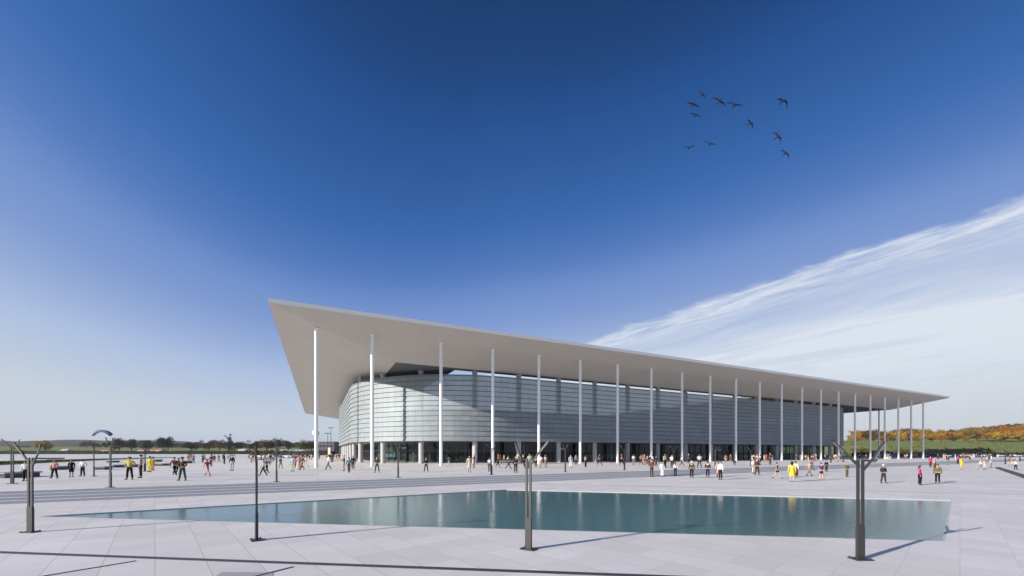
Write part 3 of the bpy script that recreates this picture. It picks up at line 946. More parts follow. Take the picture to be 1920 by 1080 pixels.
# ------------------------------------------------------------------ trees and hedges
def leaf_mat(name, c0, c1, tr=0.0):
    if name in MATS: return MATS[name]
    m, nt, bs = nodes(name)
    geo = N(nt, 'ShaderNodeNewGeometry')
    oi = N(nt, 'ShaderNodeObjectInfo')
    no = N(nt, 'ShaderNodeTexNoise'); no.inputs['Scale'].default_value = 0.35; no.inputs['Detail'].default_value = 6
    nt.links.new(geo.outputs['Position'], no.inputs['Vector'])
    f = math_(nt, 'ADD', math_(nt, 'MULTIPLY', no.outputs['Fac'], 0.9), math_(nt, 'MULTIPLY', geo.outputs['Random Per Island'], 0.35))
    f = math_(nt, 'ADD', f, math_(nt, 'MULTIPLY_ADD', oi.outputs['Random'], 0.3, -0.28))
    nt.links.new(mixc(nt, f, c0, c1), bs.inputs['Base Color'])
    bs.inputs['Roughness'].default_value = 0.8; bs.inputs['Specular IOR Level'].default_value = 0.15
    MATS[name] = m
    return m
LEAF = {
    'hedge': leaf_mat('leaf_hedge', (0.003, 0.005, 0.003), (0.012, 0.016, 0.007)),
    'dark green': leaf_mat('leaf_dark_green', (0.018, 0.028, 0.012), (0.05, 0.06, 0.024)),
    'olive': leaf_mat('leaf_olive', (0.075, 0.075, 0.022), (0.19, 0.16, 0.04)),
    'brown': leaf_mat('leaf_brown', (0.06, 0.035, 0.018), (0.13, 0.075, 0.03)),
    'rust orange': leaf_mat('leaf_rust', (0.13, 0.055, 0.014), (0.42, 0.19, 0.04)),
    'golden yellow': leaf_mat('leaf_gold', (0.20, 0.11, 0.02), (0.52, 0.31, 0.05)),
    'fresh green': leaf_mat('leaf_green', (0.05, 0.085, 0.018), (0.12, 0.16, 0.035)),
}
M_bark = simple('bark', (0.06, 0.045, 0.035), .9, vary=.3)
def leaves(mb, c, r, n, size):
    """small leaf clumps through an ellipsoid, denser at the shell"""
    for k in range(n):
        while True:
            p = Vector((random.uniform(-1, 1), random.uniform(-1, 1), random.uniform(-1, 1)))
            if p.length < 1: break
        p = p.normalized()*(p.length**0.45)
        q = Vector((c[0]+p.x*r[0], c[1]+p.y*r[1], c[2]+p.z*r[2]))
        nrm = (p+Vector((random.uniform(-1, 1), random.uniform(-1, 1), random.uniform(-.6, 1)))*0.8).normalized()
        a = nrm.orthogonal().normalized(); b = nrm.cross(a)
        t = random.uniform(0, 6.28); a, b = a*math.cos(t)+b*math.sin(t), b*math.cos(t)-a*math.sin(t)
        w = size*random.uniform(.6, 1.3)
        mb.add([q-a*w, q-b*w*.7, q+a*w, q+b*w*.7], [(0, 1, 2, 3)])
def tree_template(shape):
    """unit height 1 tree: trunk with limbs, crown of leaf clumps"""
    tr = MB(); cr = MB()
    base = 0.26 if shape != 'column' else 0.1
    tr.tube([(0, 0, -.03), (.005, 0, base), (.0, .01, .7)], [.032, .024, .008], 7)
    if shape == 'round': clumps = [(random.uniform(-.26, .26), random.uniform(-.26, .26), random.uniform(.38, .84), random.uniform(.11, .19)) for _ in range(17)] + [(0, 0, .62, .24)]
    elif shape == 'column': clumps = [(random.uniform(-.07, .07), random.uniform(-.07, .07), .16+.74*k/13, .12*(1-.55*k/13)) for k in range(14)]
    else: clumps = [(random.uniform(-.42, .42), random.uniform(-.42, .42), random.uniform(.32, .80), random.uniform(.12, .2)) for _ in range(20)] + [(0, 0, .55, .25)]
    for (x, y, z, r) in clumps:
        tr.tube([(0, 0, max(base*.8, z-.25)), (x*.5, y*.5, z-.12), (x, y, z)], [.012, .008, .003], 5, caps=False)
        leaves(cr, (x, y, z), (r, r, r*.8), int(70*(r/.15)**2), .030)
    return tr.mesh('trunk'), cr.mesh('crown')
TT = {}
for sh in ('round', 'column', 'spreading'):
    for v in range(2): TT[(sh, v)] = tree_template(sh)
for a, b in TT.values():
    a.materials.append(M_bark); b.materials.append(LEAF['dark green'])
def tree(px, ytop, Y, shape, col, lab, group, wide=1.0, base_z=None, name='tree'):
    x = (px-CX)/F*Y
    z0 = terrain_z(x, Y)-.3 if base_z is None else base_z
    h = EYE+(HY-ytop)/F*Y - z0
    root = empty(name, (x, Y, z0), random.uniform(0, 6.28))
    a, b = TT[(shape, random.randint(0, 1))]
    for nm, me in (('trunk', a), ('crown', b)):
        o = obj(nm, me); o.parent = root
        o.scale = (h*wide, h*wide, h)
        if nm == 'crown':
            o.material_slots[0].link = 'OBJECT'; o.material_slots[0].material = LEAF[col]
    tag(root, lab, 'tree', group)
G_L, G_R = 'trees along the far fields', 'autumn trees on the hillside'
for px, yt, Y, sh, c, wd, lab in [
    (86, 822, 640, 'spreading', 'golden yellow', 1.1, 'golden tree above the leftmost lamp, alone before the blue hills'),
    (214, 824, 640, 'round', 'brown', 1, 'small brownish tree just right of the blue parachute'),
    (224, 818, 650, 'round', 'dark green', .85, 'dark round tree beside the lamp under the parachute'),
    (246, 820, 650, 'round', 'dark green', .8, 'dark green tree above the person in yellow top'),
    (276, 823, 680, 'spreading', 'dark green', 1, 'broad low dark tree above the farmhouses'),
    (303, 815, 650, 'round', 'dark green', .8, 'tall dark tree, left of a close pair right of the farmhouses'),
    (315, 816, 660, 'round', 'dark green', .8, 'tall dark tree, right of a close pair right of the farmhouses'),
    (358, 826, 680, 'spreading', 'brown', 1.2, 'low brown tree above the person in grey cap'),
    (392, 823, 660, 'spreading', 'brown', 1.0, 'brown spreading tree above the skating person'),
    (412, 822, 660, 'round', 'olive', 1.0, 'olive round tree left of the tall narrow tree'),
    (429, 812, 640, 'column', 'dark green', 1.5, 'tall narrow dark tree rising above all others at left'),
    (450, 824, 650, 'round', 'brown', 1.0, 'brownish tree right of the tall narrow tree'),
    (478, 823, 640, 'spreading', 'brown', .9, 'brown tree behind the second twin-post lamp'),
    (500, 820, 630, 'round', 'brown', 1.2, 'big round brown tree left of the dark lamp on the steps'),
    (521, 819, 620, 'round', 'dark green', .8, 'dark green tree right above the dark lamp on the steps'),
    (540, 824, 640, 'round', 'brown', 1, 'small brown tree between two larger ones above the cars'),
    (570, 821, 600, 'spreading', 'olive', .95, 'broad olive brown tree left of the tall corner column'),
    (584, 823, 610, 'round', 'brown', 1, 'brown tree touching the tall corner column')]:
    tree(px, yt, Y, sh, c, lab, G_L, wd)
# hillside on the right
cols_r = ['rust orange', 'golden yellow', 'olive', 'brown', 'rust orange', 'golden yellow', 'dark green', 'rust orange', 'olive']
def top_right(px):
    pts = [(1600, 806), (1650, 803), (1690, 800), (1720, 799), (1760, 801), (1800, 802), (1840, 799), (1880, 796), (1900, 792), (1960, 791)]
    for (a, b), (c, d_) in zip(pts[:-1], pts[1:]):
        if a <= px <= c: return b+(d_-b)*(px-a)/(c-a)
    return 800
rows = []
RWN = {'lower': 'front', 'middle': 'middle', 'upper': 'back'}
for i in range(22):
    rows.append((1606+i*16+random.uniform(-4, 4), 430+random.uniform(-10, 30), -1, 'upper'))
for i in range(18):
    rows.append((1612+i*19.5+random.uniform(-5, 5), 346+random.uniform(-7, 7), 9, 'lower'))
for i in range(20):
    rows.append((1606+i*17.5+random.uniform(-5, 5), 385+random.uniform(-8, 8), 4, 'middle'))
cnt = {}
rows.sort(key=lambda t: t[0])
for px, Y, dy, rw in rows:
    if rw == 'upper': c = random.choice(['dark green', 'brown', 'olive', 'brown', 'rust orange'])
    else: c = random.choice(['rust orange', 'golden yellow', 'rust orange', 'olive', 'rust orange', 'brown'])
    if rw == 'lower' and px > 1860: c = 'golden yellow'
    if rw == 'lower' and abs(px-1700) < 14: c = 'golden yellow'
    cnt[(c, rw)] = cnt.get((c, rw), 0)+1
    if rw == 'lower': yt = top_right(px)+11+random.uniform(-3, 4)
    elif rw == 'middle': yt = top_right(px)+5+random.uniform(-3, 3)
    else: yt = top_right(px)+random.uniform(-2, 5)
    tree(px, yt, Y, random.choice(['round', 'spreading']), c, f'{ORDN[cnt[(c, rw)]-1]} {c} tree from the left in the {RWN[rw]} row on the right hillside', G_R, 1.15)
# yellow-green bushes behind the right columns
for k, (px, yt, Y, lab) in enumerate([(1612, 836, 222, 'yellow green bush left of the coach, beside the facade end'), (1626, 838, 224, 'yellow green bush touching the left end of the coach roof'), (1688, 838, 226, 'yellow green bush just right of the coach'), (1702, 840, 222, 'rounded yellow green bush between two slender columns'), (1716, 841, 226, 'low green bush left of the corner column'), (1838, 841, 230, 'fresh green bush midway along the dark hedge'), (1856, 840, 232, 'fresh green bush right of another along the hedge')]):
    tree(px, yt, Y, 'spreading', 'fresh green' if k > 4 else 'olive', lab, 'bushes beside the car park', 1.3, name='bush')
def hedge(pts, h, w, col, lab, n, size, name='hedge'):
    """clipped hedge: dark core and leaf clumps over it"""
    mb = MB(); core = MB()
    for a, b in zip(pts[:-1], pts[1:]):
        d_ = (b-a); L = d_.length; d_.normalize(); s_ = Vector((-d_.y, d_.x, 0))
        m = max(1, int(L/6))
        for i in range(m):
            p = a.lerp(b, i/m); q = a.lerp(b, (i+1)/m)
            hh = h*random.uniform(.8, .95)
            vs = [p-s_*w*.4, q-s_*w*.4, q+s_*w*.4, p+s_*w*.4]
            core.add(list(vs)+[x+Vector((0, 0, hh)) for x in vs], [(4,5,6,7),(0,1,5,4),(1,2,6,5),(2,3,7,6),(3,0,4,7)])
        for k in range(int(n*L/100)):
            p = a.lerp(b, random.random())+s_*random.uniform(-.5, .5)*w
            leaves(mb, (p.x, p.y, p.z+random.uniform(.1, 1.0)*h), (size, size, size), 3, size*.6)
    o = empty(name, pts[0])
    for nm, q, mt in (('stems', core, simple('hedge_core', (.004, .006, .003), .9)), ('foliage', mb, LEAF[col])):
        me = q.mesh(nm)
        x = obj(nm, me, mt); child(o, x)
        x.location = -pts[0]
    tag(o, lab, 'hedge')
g = lambda px, Y, z=None: Vector(((px-CX)/F*Y, Y, terrain_z((px-CX)/F*Y, Y) if z is None else z))
hedge([g(-260, 455, .4), g(120, 455, .4), g(470, 455, .4)], 4.3, 4, 'hedge', 'long flat dark hedge bounding the pale forecourt at far left', 260, .8)
hedge([g(470, 300, .4), g(560, 290, .4), g(625, 280, .4)], 3.4, 4, 'hedge', 'shaggy dark shrub belt behind the white parked cars', 500, .8, 'shrub_belt')
hedge([g(1600, 206, .4), g(1800, 207, .4), g(1960, 207, .4), g(2200, 207, .4)], 2.3, 2.5, 'hedge', 'long dark clipped hedge behind the right car row', 500, .5)
hedge([g(1735, 222), g(1800, 226), g(1850, 232)], 3.6, 4, 'dark green', 'dark green wedge of shrubs on the slope right of the corner column', 700, .7, 'shrub_belt')
# distant wood, one mass
mb = MB()
for k in range(5200):
    px = random.uniform(150, 640); Y = random.uniform(960, 1060)
    x = (px-CX)/F*Y
    hh = (11+4*math.sin(px*.05)+3*math.sin(px*.19+1))*random.random()**.6
    p = Vector((x, Y, terrain_z(x, Y)+hh))
    leaves(mb, p, (2.5, 2.5, 2), 1, 2.0)
wd = mb.build('distant_wood', leaf_mat('leaf_wood', (0.028, 0.03, 0.018), (0.085, 0.065, 0.035))); wd['kind'] = 'stuff'
mb = MB()
for k in range(3800):
    px = random.uniform(1590, 1990); Y = random.uniform(400, 480)
    x = (px-CX)/F*Y
    p = Vector((x, Y, terrain_z(x, Y)+random.uniform(.3, 4.5)))
    leaves(mb, p, (1.2, 1.2, 1), 1, 1.0)
wd = mb.build('undergrowth', leaf_mat('leaf_under', (0.09, 0.06, 0.02), (0.28, 0.15, 0.04))); wd['kind'] = 'stuff'

# low scrub scattered over the green slope
mb = MB()
for k in range(900):
    px = random.uniform(1590, 1990); Y = 214+random.random()**1.3*118
    x = (px-CX)/F*Y
    if math.sin(px*.045)+math.sin(px*.11+Y*.07)+random.uniform(-1.2, 1.2) < .2: continue
    h_ = random.uniform(.3, 1.3)
    leaves(mb, (x, Y, terrain_z(x, Y)+h_*.5), (1.3*h_, 1.0*h_, .7*h_), 9, .42)
wd = mb.build('slope_scrub', leaf_mat('leaf_scrub', (0.06, 0.075, 0.02), (0.22, 0.24, 0.07))); wd['kind'] = 'stuff'
# ------------------------------------------------------------------ far buildings
def house(px, Y, w, d_, h, rh, wall, roofc, lab, name='farmhouse', z=None):
    x = (px-CX)/F*Y
    root = empty(name, (x, Y, (terrain_z(x, Y) if z is None else z)-.2), 0)
    mb = MB(); mb.box(-w/2, w/2, 0, d_, 0, h)
    mb.add([(-w/2, 0, h), (-w/2, d_, h), (-w/2, d_/2, h+rh)], [(0, 1, 2)]); mb.add([(w/2, 0, h), (w/2, d_, h), (w/2, d_/2, h+rh)], [(0, 1, 2)])
    mb.build('wall', wall, root)
    mb = MB()
    e = .4
    mb.add([(-w/2-e, -e, h-.15), (w/2+e, -e, h-.15), (w/2+e, d_/2, h+rh+.12), (-w/2-e, d_/2, h+rh+.12), (w/2+e, d_+e, h-.15), (-w/2-e, d_+e, h-.15)], [(0, 1, 2, 3), (3, 2, 4, 5)])
    mb.build('roof', roofc, root)
    mb = MB(); nw = max(1, int(w/4))
    for i in range(nw):
        c = -w/2+(i+.5)*w/nw; mb.box(c-.6, c+.6, -.03, .02, h*.35, h*.7)
    mb.build('window', simple('car_glass', (0.015, 0.018, 0.02), .08), root)
    tag(root, lab, 'building')
cream = simple('cream_render', (.62, .56, .45), .8); tile = simple('red_tiles', (.28, .12, .08), .8); tin = simple('pale_tin', (.60, .60, .58), .5)
house(118, 560, 9, 8, 4, 2, cream, tin, 'small pale farm shed alone on the field at left')
house(196, 600, 14, 8, 4, 2, cream, tile, 'small cream farmhouse by the foot of the parachute')
house(266, 590, 13, 8, 4.2, 2.2, cream, tile, 'cream farmhouse with red roof left of its neighbour on the field')
house(292, 590, 17, 8, 4.6, 2.4, cream, tile, 'larger cream farmhouse with red roof below the tall tree pair')
house(452, 560, 10, 8, 4, 2, cream, tin, 'tiny pale shed below the tree right of the narrow tree')
house(545, 540, 34, 12, 3.8, 1.4, cream, tin, 'long low white farm shed above the parked cars', 'farm_shed')
house(606, 540, 22, 12, 3.8, 1.4, cream, tin, 'pale shed seen right of the tall corner column', 'farm_shed')
def warehouse():
    Y = 470; x = (612-CX)/F*Y
    root = empty('warehouse', (x, Y, .4))
    mb = MB(); mb.box(-9, 9, 0, 14, 0, 14.2); mb.build('wall', simple('plum_cladding', (.10, .085, .11), .6), root)
    mb = MB(); mb.box(-9.3, 9.3, -.3, 14.3, 14.2, 14.8); mb.build('roof', simple('plum_roof', (.07, .065, .08), .6), root)
    mb = MB()
    for i in range(4): mb.box(-8+i*4.2, -5.6+i*4.2, -.05, .02, 8.5, 10.5)
    mb.build('window', simple('car_glass', (0.015, 0.018, 0.02), .08), root)
    tag(root, 'dark plum coloured block beyond the column, left of the curved facade', 'building')
warehouse()
# floodlight masts, sign pillar and water tower left of the hall
for px, yt, lab in ((620.5, 802, 'taller dark floodlight mast left of the curved facade'), (614.5, 812.5, 'shorter dark floodlight mast left of the curved facade')):
    Y = 235; x = (px-CX)/F*Y; h = EYE+(HY-yt)/F*Y-UP
    root = empty('floodlight_mast', (x, Y, UP))
    mb = MB(); mb.tube([(0, 0, 0), (0, 0, h)], [.2, .12], 8); mb.build('mast', M_post, root)
    mb = MB(); mb.box(-1.7, 1.7, -.12, .12, h-.1, h+.1); mb.build('crossbar', M_post, root)
    for q in (-1.4, 0, 1.4):
        mb = MB(); mb.box(q-.28, q+.28, -.4, -.13, h-.3, h+.22); mb.build('floodlight', M_post, root)
    tag(root, lab, 'floodlight', 'floodlight masts left of the hall')
Y = 215; x = (617.5-CX)/F*Y
root = empty('sign_pillar', (x, Y, UP))
mb = MB(); mb.box(-.62, .62, -.3, .3, 0.25, 4.6); mb.build('panel', simple('cream_panel', (.78, .74, .58), .5), root)
mb = MB(); mb.box(-.7, .7, -.36, .36, 0, .25); mb.build('plinth', M_post, root)
tag(root, 'tall cream sign pillar between the corner column and curved facade', 'sign')
Y = 560; x = (592-CX)/F*Y; zc = EYE+(HY-812)/F*Y
root = empty('water_tower', (x, Y, .4))
mb = MB(); mb.ball((0, 0, zc-.4), 4.6, 16, 12); mb.build('tank', simple('tank_white', (.75, .75, .75), .4), root)
mb = MB(); mb.tube([(0, 0, 0), (0, 0, zc-4.6)], [1.4, 1.0], 12); mb.build('stem', simple('tank_white', (.75, .75, .75), .4), root)
tag(root, 'white spherical water tower peeking from behind the tall corner column', 'water tower')

# ------------------------------------------------------------------ parachute
Y = 300; c = dp(192, 811, Y)
root = empty('parachute', c)
mb = MB(); nn = 14
ring = []
for i in range(nn+1):
    t = -1+2*i/nn
    x = 6.4*t; z = 2.9*(1-abs(t)**2.2)-1.6
    ring.append((x, z))
vs = []
for x, z in ring:
    vs += [(x, -1.6, z-1.0), (x, -.9, z+.8), (x, 1.6, z+.5), (x, .2, z-.95)]
fs = []
for i in range(nn):
    for k in range(4):
        k2 = (k+1) % 4
        fs.append((i*4+k, (i+1)*4+k, (i+1)*4+k2, i*4+k2))
fs += [(0, 1, 2, 3), tuple(nn*4+k for k in (3, 2, 1, 0))]
mb.add(vs, fs, smooth=False)
mb.build('canopy', simple('parachute_navy', (.035, .04, .16), .7, vary=.2), root)
mb = MB()
for i in range(0, nn+1, 2):
    x, z = ring[i]
    mb.tube([(x, 0, z-.3), (x*.06, 0, -6.4)], .012, 4, caps=False)
mb.build('lines', simple('line_grey', (.5, .5, .52), .8), root)
tag(root, 'navy blue arched parachute canopy floating above the far fields', 'parachute')

# ------------------------------------------------------------------ birds
M_bird = simple('bird_feathers', (0.012, 0.014, 0.018), .8)
def wing_mesh(side, droop, lift, sweep):
    mb = MB()
    prof = [(0.04, 0, .11), (.22, lift*.6, .115), (.42, lift, .095), (.62, lift-droop*.6, .065), (.80, lift-droop*1.6, .02)]
    vs = []
    for i, (x, z, ch) in enumerate(prof):
        y = sweep*x*x
        vs += [(side*x, y-ch, z+.008), (side*x, y+ch, z), (side*x, y, z-.012)]
    fs = []
    for i in range(len(prof)-1):
        for a, b in ((0, 1), (1, 2), (2, 0)):
            q = (i*3+a, i*3+b, (i+1)*3+b, (i+1)*3+a)
            fs.append(q if side > 0 else q[::-1])
    mb.add(vs, fs, smooth=False)
    return mb.mesh('wing')
def bird_body():
    mb = MB()
    mb.tube([(0, -.36, .015), (0, -.30, .02), (0, -.20, .015), (0, 0, 0), (0, .2, -.01), (0, .30, -.005)], [.012, .045, .05, .085, .05, .03], 8)
    mb.add([(-.03, .28, 0), (.03, .28, 0), (.10, .48, 0), (-.10, .48, 0), (0, .3, -.02)], [(0, 1, 2, 3), (0, 3, 4), (1, 4, 2), (2, 4, 3)])
    return mb.mesh('body')
bb = bird_body(); bb.materials.append(M_bird)
WING = {}
for nm, (dr, li, sw) in {'arched': (.16, .10, .25), 'drooped': (.26, .12, .35), 'level': (.03, .04, .15), 'raised': (-.04, .2, .2)}.items():
    for sd in (-1, 1):
        WING[(nm, sd)] = wing_mesh(sd, dr, li, sw); WING[(nm, sd)].materials.append(M_bird)
for px, py, w, roll, yaw, nl, nr, lab in [
    (1317, 177, 15, 28, 25, 'level', 'drooped', 'black bird with one drooping wing, topmost of the flock at left'),
    (1300, 196, 21, 14, 10, 'level', 'level', 'black bird with level wings just above another at the left of the flock'),
    (1304, 215.5, 19, 26, -12, 'level', 'level', 'slim tilted black bird under the level-winged one at left'),
    (1349, 189.5, 23, 27, 8, 'level', 'level', 'black bird tilted with straight wings, left of a close pair'),
    (1377, 197, 23, 14, -20, 'raised', 'level', 'black bird with its left wing raised, right of a close pair'),
    (1468, 189.5, 24, 10, 15, 'arched', 'drooped', 'black bird with arched wings at the upper right of the flock'),
    (1407.5, 231, 18, 22, 35, 'arched', 'drooped', 'lone black bird with arched wings in the middle of the flock'),
    (1459, 256, 21, 34, 20, 'arched', 'drooped', 'black bird with bent wings above the lowest one at right'),
    (1473, 287.5, 19, 32, 10, 'arched', 'drooped', 'lowest black bird with bent wings at the right of the flock'),
    (1331, 270, 19, 20, -25, 'raised', 'level', 'black bird with raised left wing, right of the lowest pair'),
    (1291, 277.5, 17, 20, -40, 'raised', 'raised', 'black bird with both wings raised, left of the lowest pair')]:
    Y = 1.55*F/(w*1.28)
    root = empty('bird', dp(px, py, Y))
    root.rotation_euler = (R(10), R(roll), R(yaw*.8))
    for nm, me in (('body', bb), ('wing', WING[(nl, -1)]), ('wing', WING[(nr, 1)])):
        o = obj(nm, me); o.parent = root
    tag(root, lab, 'bird', 'flock of birds in the blue sky')

# ------------------------------------------------------------------ the air over the plain
mb = MB(); mb.box(-12600, 12600, -12600, 12600, -2.3, 150)
hz = nodes_h = bpy.data.materials.new('haze'); hz.use_nodes = True
hn = hz.node_tree; hn.nodes.remove(hn.nodes['Principled BSDF'])
pv = hn.nodes.new('ShaderNodeVolumePrincipled')
pv.inputs['Color'].default_value = (0.80, 0.86, 0.95, 1); pv.inputs['Density'].default_value = 0.00006
hn.links.new(pv.outputs[0], hn.nodes['Material Output'].inputs['Volume'])
o = mb.build('haze', hz); o['kind'] = 'stuff'

# ------------------------------------------------------------------ people
HEADZ = 1.62
def pose_joints(p):
    """joint positions of a 1.75 m figure facing -Y; p gives offsets"""
    J = {'pelvis': (0, 0, .95), 'spine': (0, .0, 1.13), 'chest': (0, .01, 1.34), 'neck': (0, .005, 1.47), 'throat': (0, -.01, 1.53), 'head': (0, -.02, 1.62), 'crown': (0, -.01, 1.70),
         'nose': (0, -.118, 1.61)}
    for s, n in ((-1, 'r'), (1, 'l')):
        J['hip'+n] = (s*.095, 0, .88); J['knee'+n] = (s*.10, -.01, .49); J['ank'+n] = (s*.105, .015, .09); J['toe'+n] = (s*.115, -.13, .035)
        J['sho'+n] = (s*.175, .01, 1.41); J['elb'+n] = (s*.235, .02, 1.12); J['wri'+n] = (s*.245, -.05, .87); J['palm'+n] = (s*.245, -.07, .80)
        J['ear'+n] = (s*.088, -.005, 1.615)
    for k, v in p.items(): J[k] = v
    return {k: Vector(v) for k, v in J.items()}
RADII = {'pelvis': (.135, .10), 'spine': (.125, .09), 'chest': (.15, .10), 'neck': (.058, .055), 'throat': (.055, .055), 'head': (.078, .095), 'crown': (.06, .075), 'nose': (.010, .012),
         'hip': (.088, .092), 'knee': (.058, .06), 'ank': (.04, .042), 'toe': (.038, .026), 'sho': (.062, .062), 'elb': (.042, .042), 'wri': (.028, .024), 'palm': (.038, .018), 'ear': (.014, .024)}
POSES = {
 'stand': {},
 'akimbo': {'elbr': (-.36, .06, 1.14), 'wrir': (-.20, -.03, 1.00), 'palmr': (-.15, -.07, .99), 'elbl': (.36, .06, 1.14), 'wril': (.20, -.03, 1.00), 'palml': (.15, -.07, .99),
            'kneer': (-.13, -.01, .49), 'ankr': (-.17, .015, .09), 'toer': (-.20, -.13, .035), 'kneel': (.13, -.01, .49), 'ankl': (.17, .015, .09), 'toel': (.20, -.13, .035)},
 'walk': {'kneel': (.10, -.16, .50), 'ankl': (.10, -.30, .10), 'toel': (.10, -.44, .06), 'kneer': (-.10, .04, .49), 'ankr': (-.10, .30, .15), 'toer': (-.105, .22, .04),
          'elbl': (.24, .13, 1.14), 'wril': (.23, .17, .90), 'palml': (.23, .17, .83), 'elbr': (-.24, -.08, 1.13), 'wrir': (-.22, -.24, .94), 'palmr': (-.21, -.29, .88)},
 'stride': {'kneer': (-.10, -.20, .52), 'ankr': (-.10, -.38, .11), 'toer': (-.10, -.52, .08), 'kneel': (.10, .08, .50), 'ankl': (.10, .38, .20), 'toel': (.105, .33, .05),
          'elbr': (-.25, .15, 1.15), 'wrir': (-.23, .20, .91), 'palmr': (-.23, .22, .85), 'elbl': (.24, -.10, 1.13), 'wril': (.20, -.28, .98), 'palml': (.19, -.34, .94)},
 'front': {'elbr': (-.25, .0, 1.13), 'wrir': (-.08, -.16, 1.04), 'palmr': (-.02, -.18, 1.03), 'elbl': (.25, .0, 1.13), 'wril': (.08, -.18, 1.07), 'palml': (.02, -.20, 1.06)},
 'phone': {'elbr': (-.24, -.02, 1.14), 'wrir': (-.15, -.24, 1.22), 'palmr': (-.12, -.28, 1.28), 'kneel': (.12, -.04, .49), 'ankl': (.15, .0, .09), 'toel': (.19, -.13, .035)},
 'apart': {'kneer': (-.16, -.01, .48), 'ankr': (-.23, .015, .09), 'toer': (-.26, -.13, .035), 'kneel': (.16, -.01, .48), 'ankl': (.23, .015, .09), 'toel': (.26, -.13, .035),
           'elbr': (-.28, .02, 1.13), 'wrir': (-.16, -.14, 1.00), 'palmr': (-.10, -.17, .98), 'elbl': (.28, .02, 1.13), 'wril': (.16, -.14, 1.00), 'palml': (.10, -.17, .98)},
 'crouch': {'pelvis': (0, .12, .42), 'spine': (0, .06, .58), 'chest': (0, -.06, .76), 'neck': (0, -.11, .87), 'throat': (0, -.14, .93), 'head': (0, -.17, 1.01), 'crown': (0, -.16, 1.09), 'nose': (0, -.265, .99),
            'earr': (-.088, -.155, 1.01), 'earl': (.088, -.155, 1.01), 'hipr': (-.10, .10, .40), 'hipl': (.10, .10, .40), 'kneer': (-.15, -.24, .50), 'kneel': (.15, -.20, .46), 'ankr': (-.13, -.06, .09), 'toer': (-.14, -.2, .035), 'ankl': (.13, -.0, .1), 'toel': (.14, -.14, .035),
            'shor': (-.17, -.07, .82), 'shol': (.17, -.07, .82), 'elbr': (-.24, -.2, .62), 'elbl': (.24, -.2, .60), 'wrir': (-.16, -.34, .52), 'wril': (.14, -.34, .5), 'palmr': (-.13, -.38, .48), 'palml': (.11, -.38, .46)},
}
def grow_skin(name, pts, radii, edges, root, sub=1):
    me = bpy.data.meshes.new(name)
    keys = list(pts)
    me.from_pydata([tuple(pts[k]) for k in keys], [(keys.index(a), keys.index(b)) for a, b in edges], [])
    o = bpy.data.objects.new(name, me); COL.objects.link(o)
    sk = o.modifiers.new('skin', 'SKIN'); sk.use_smooth_shade = True; sk.branch_smoothing = 0.3
    for i, k in enumerate(keys):
        v = me.skin_vertices[0].data[i]
        v.radius = radii[k]; v.use_root = (k == root)
    sb = o.modifiers.new('subsurf', 'SUBSURF'); sb.levels = sub; sb.render_levels = sub
    dg = bpy.context.evaluated_depsgraph_get()
    out = bpy.data.meshes.new_from_object(o.evaluated_get(dg))
    out.name = name
    bpy.data.objects.remove(o); bpy.data.meshes.remove(me)
    return out
def rad_of(k):
    if k in RADII: return RADII[k]
    return RADII[k[:-1]]
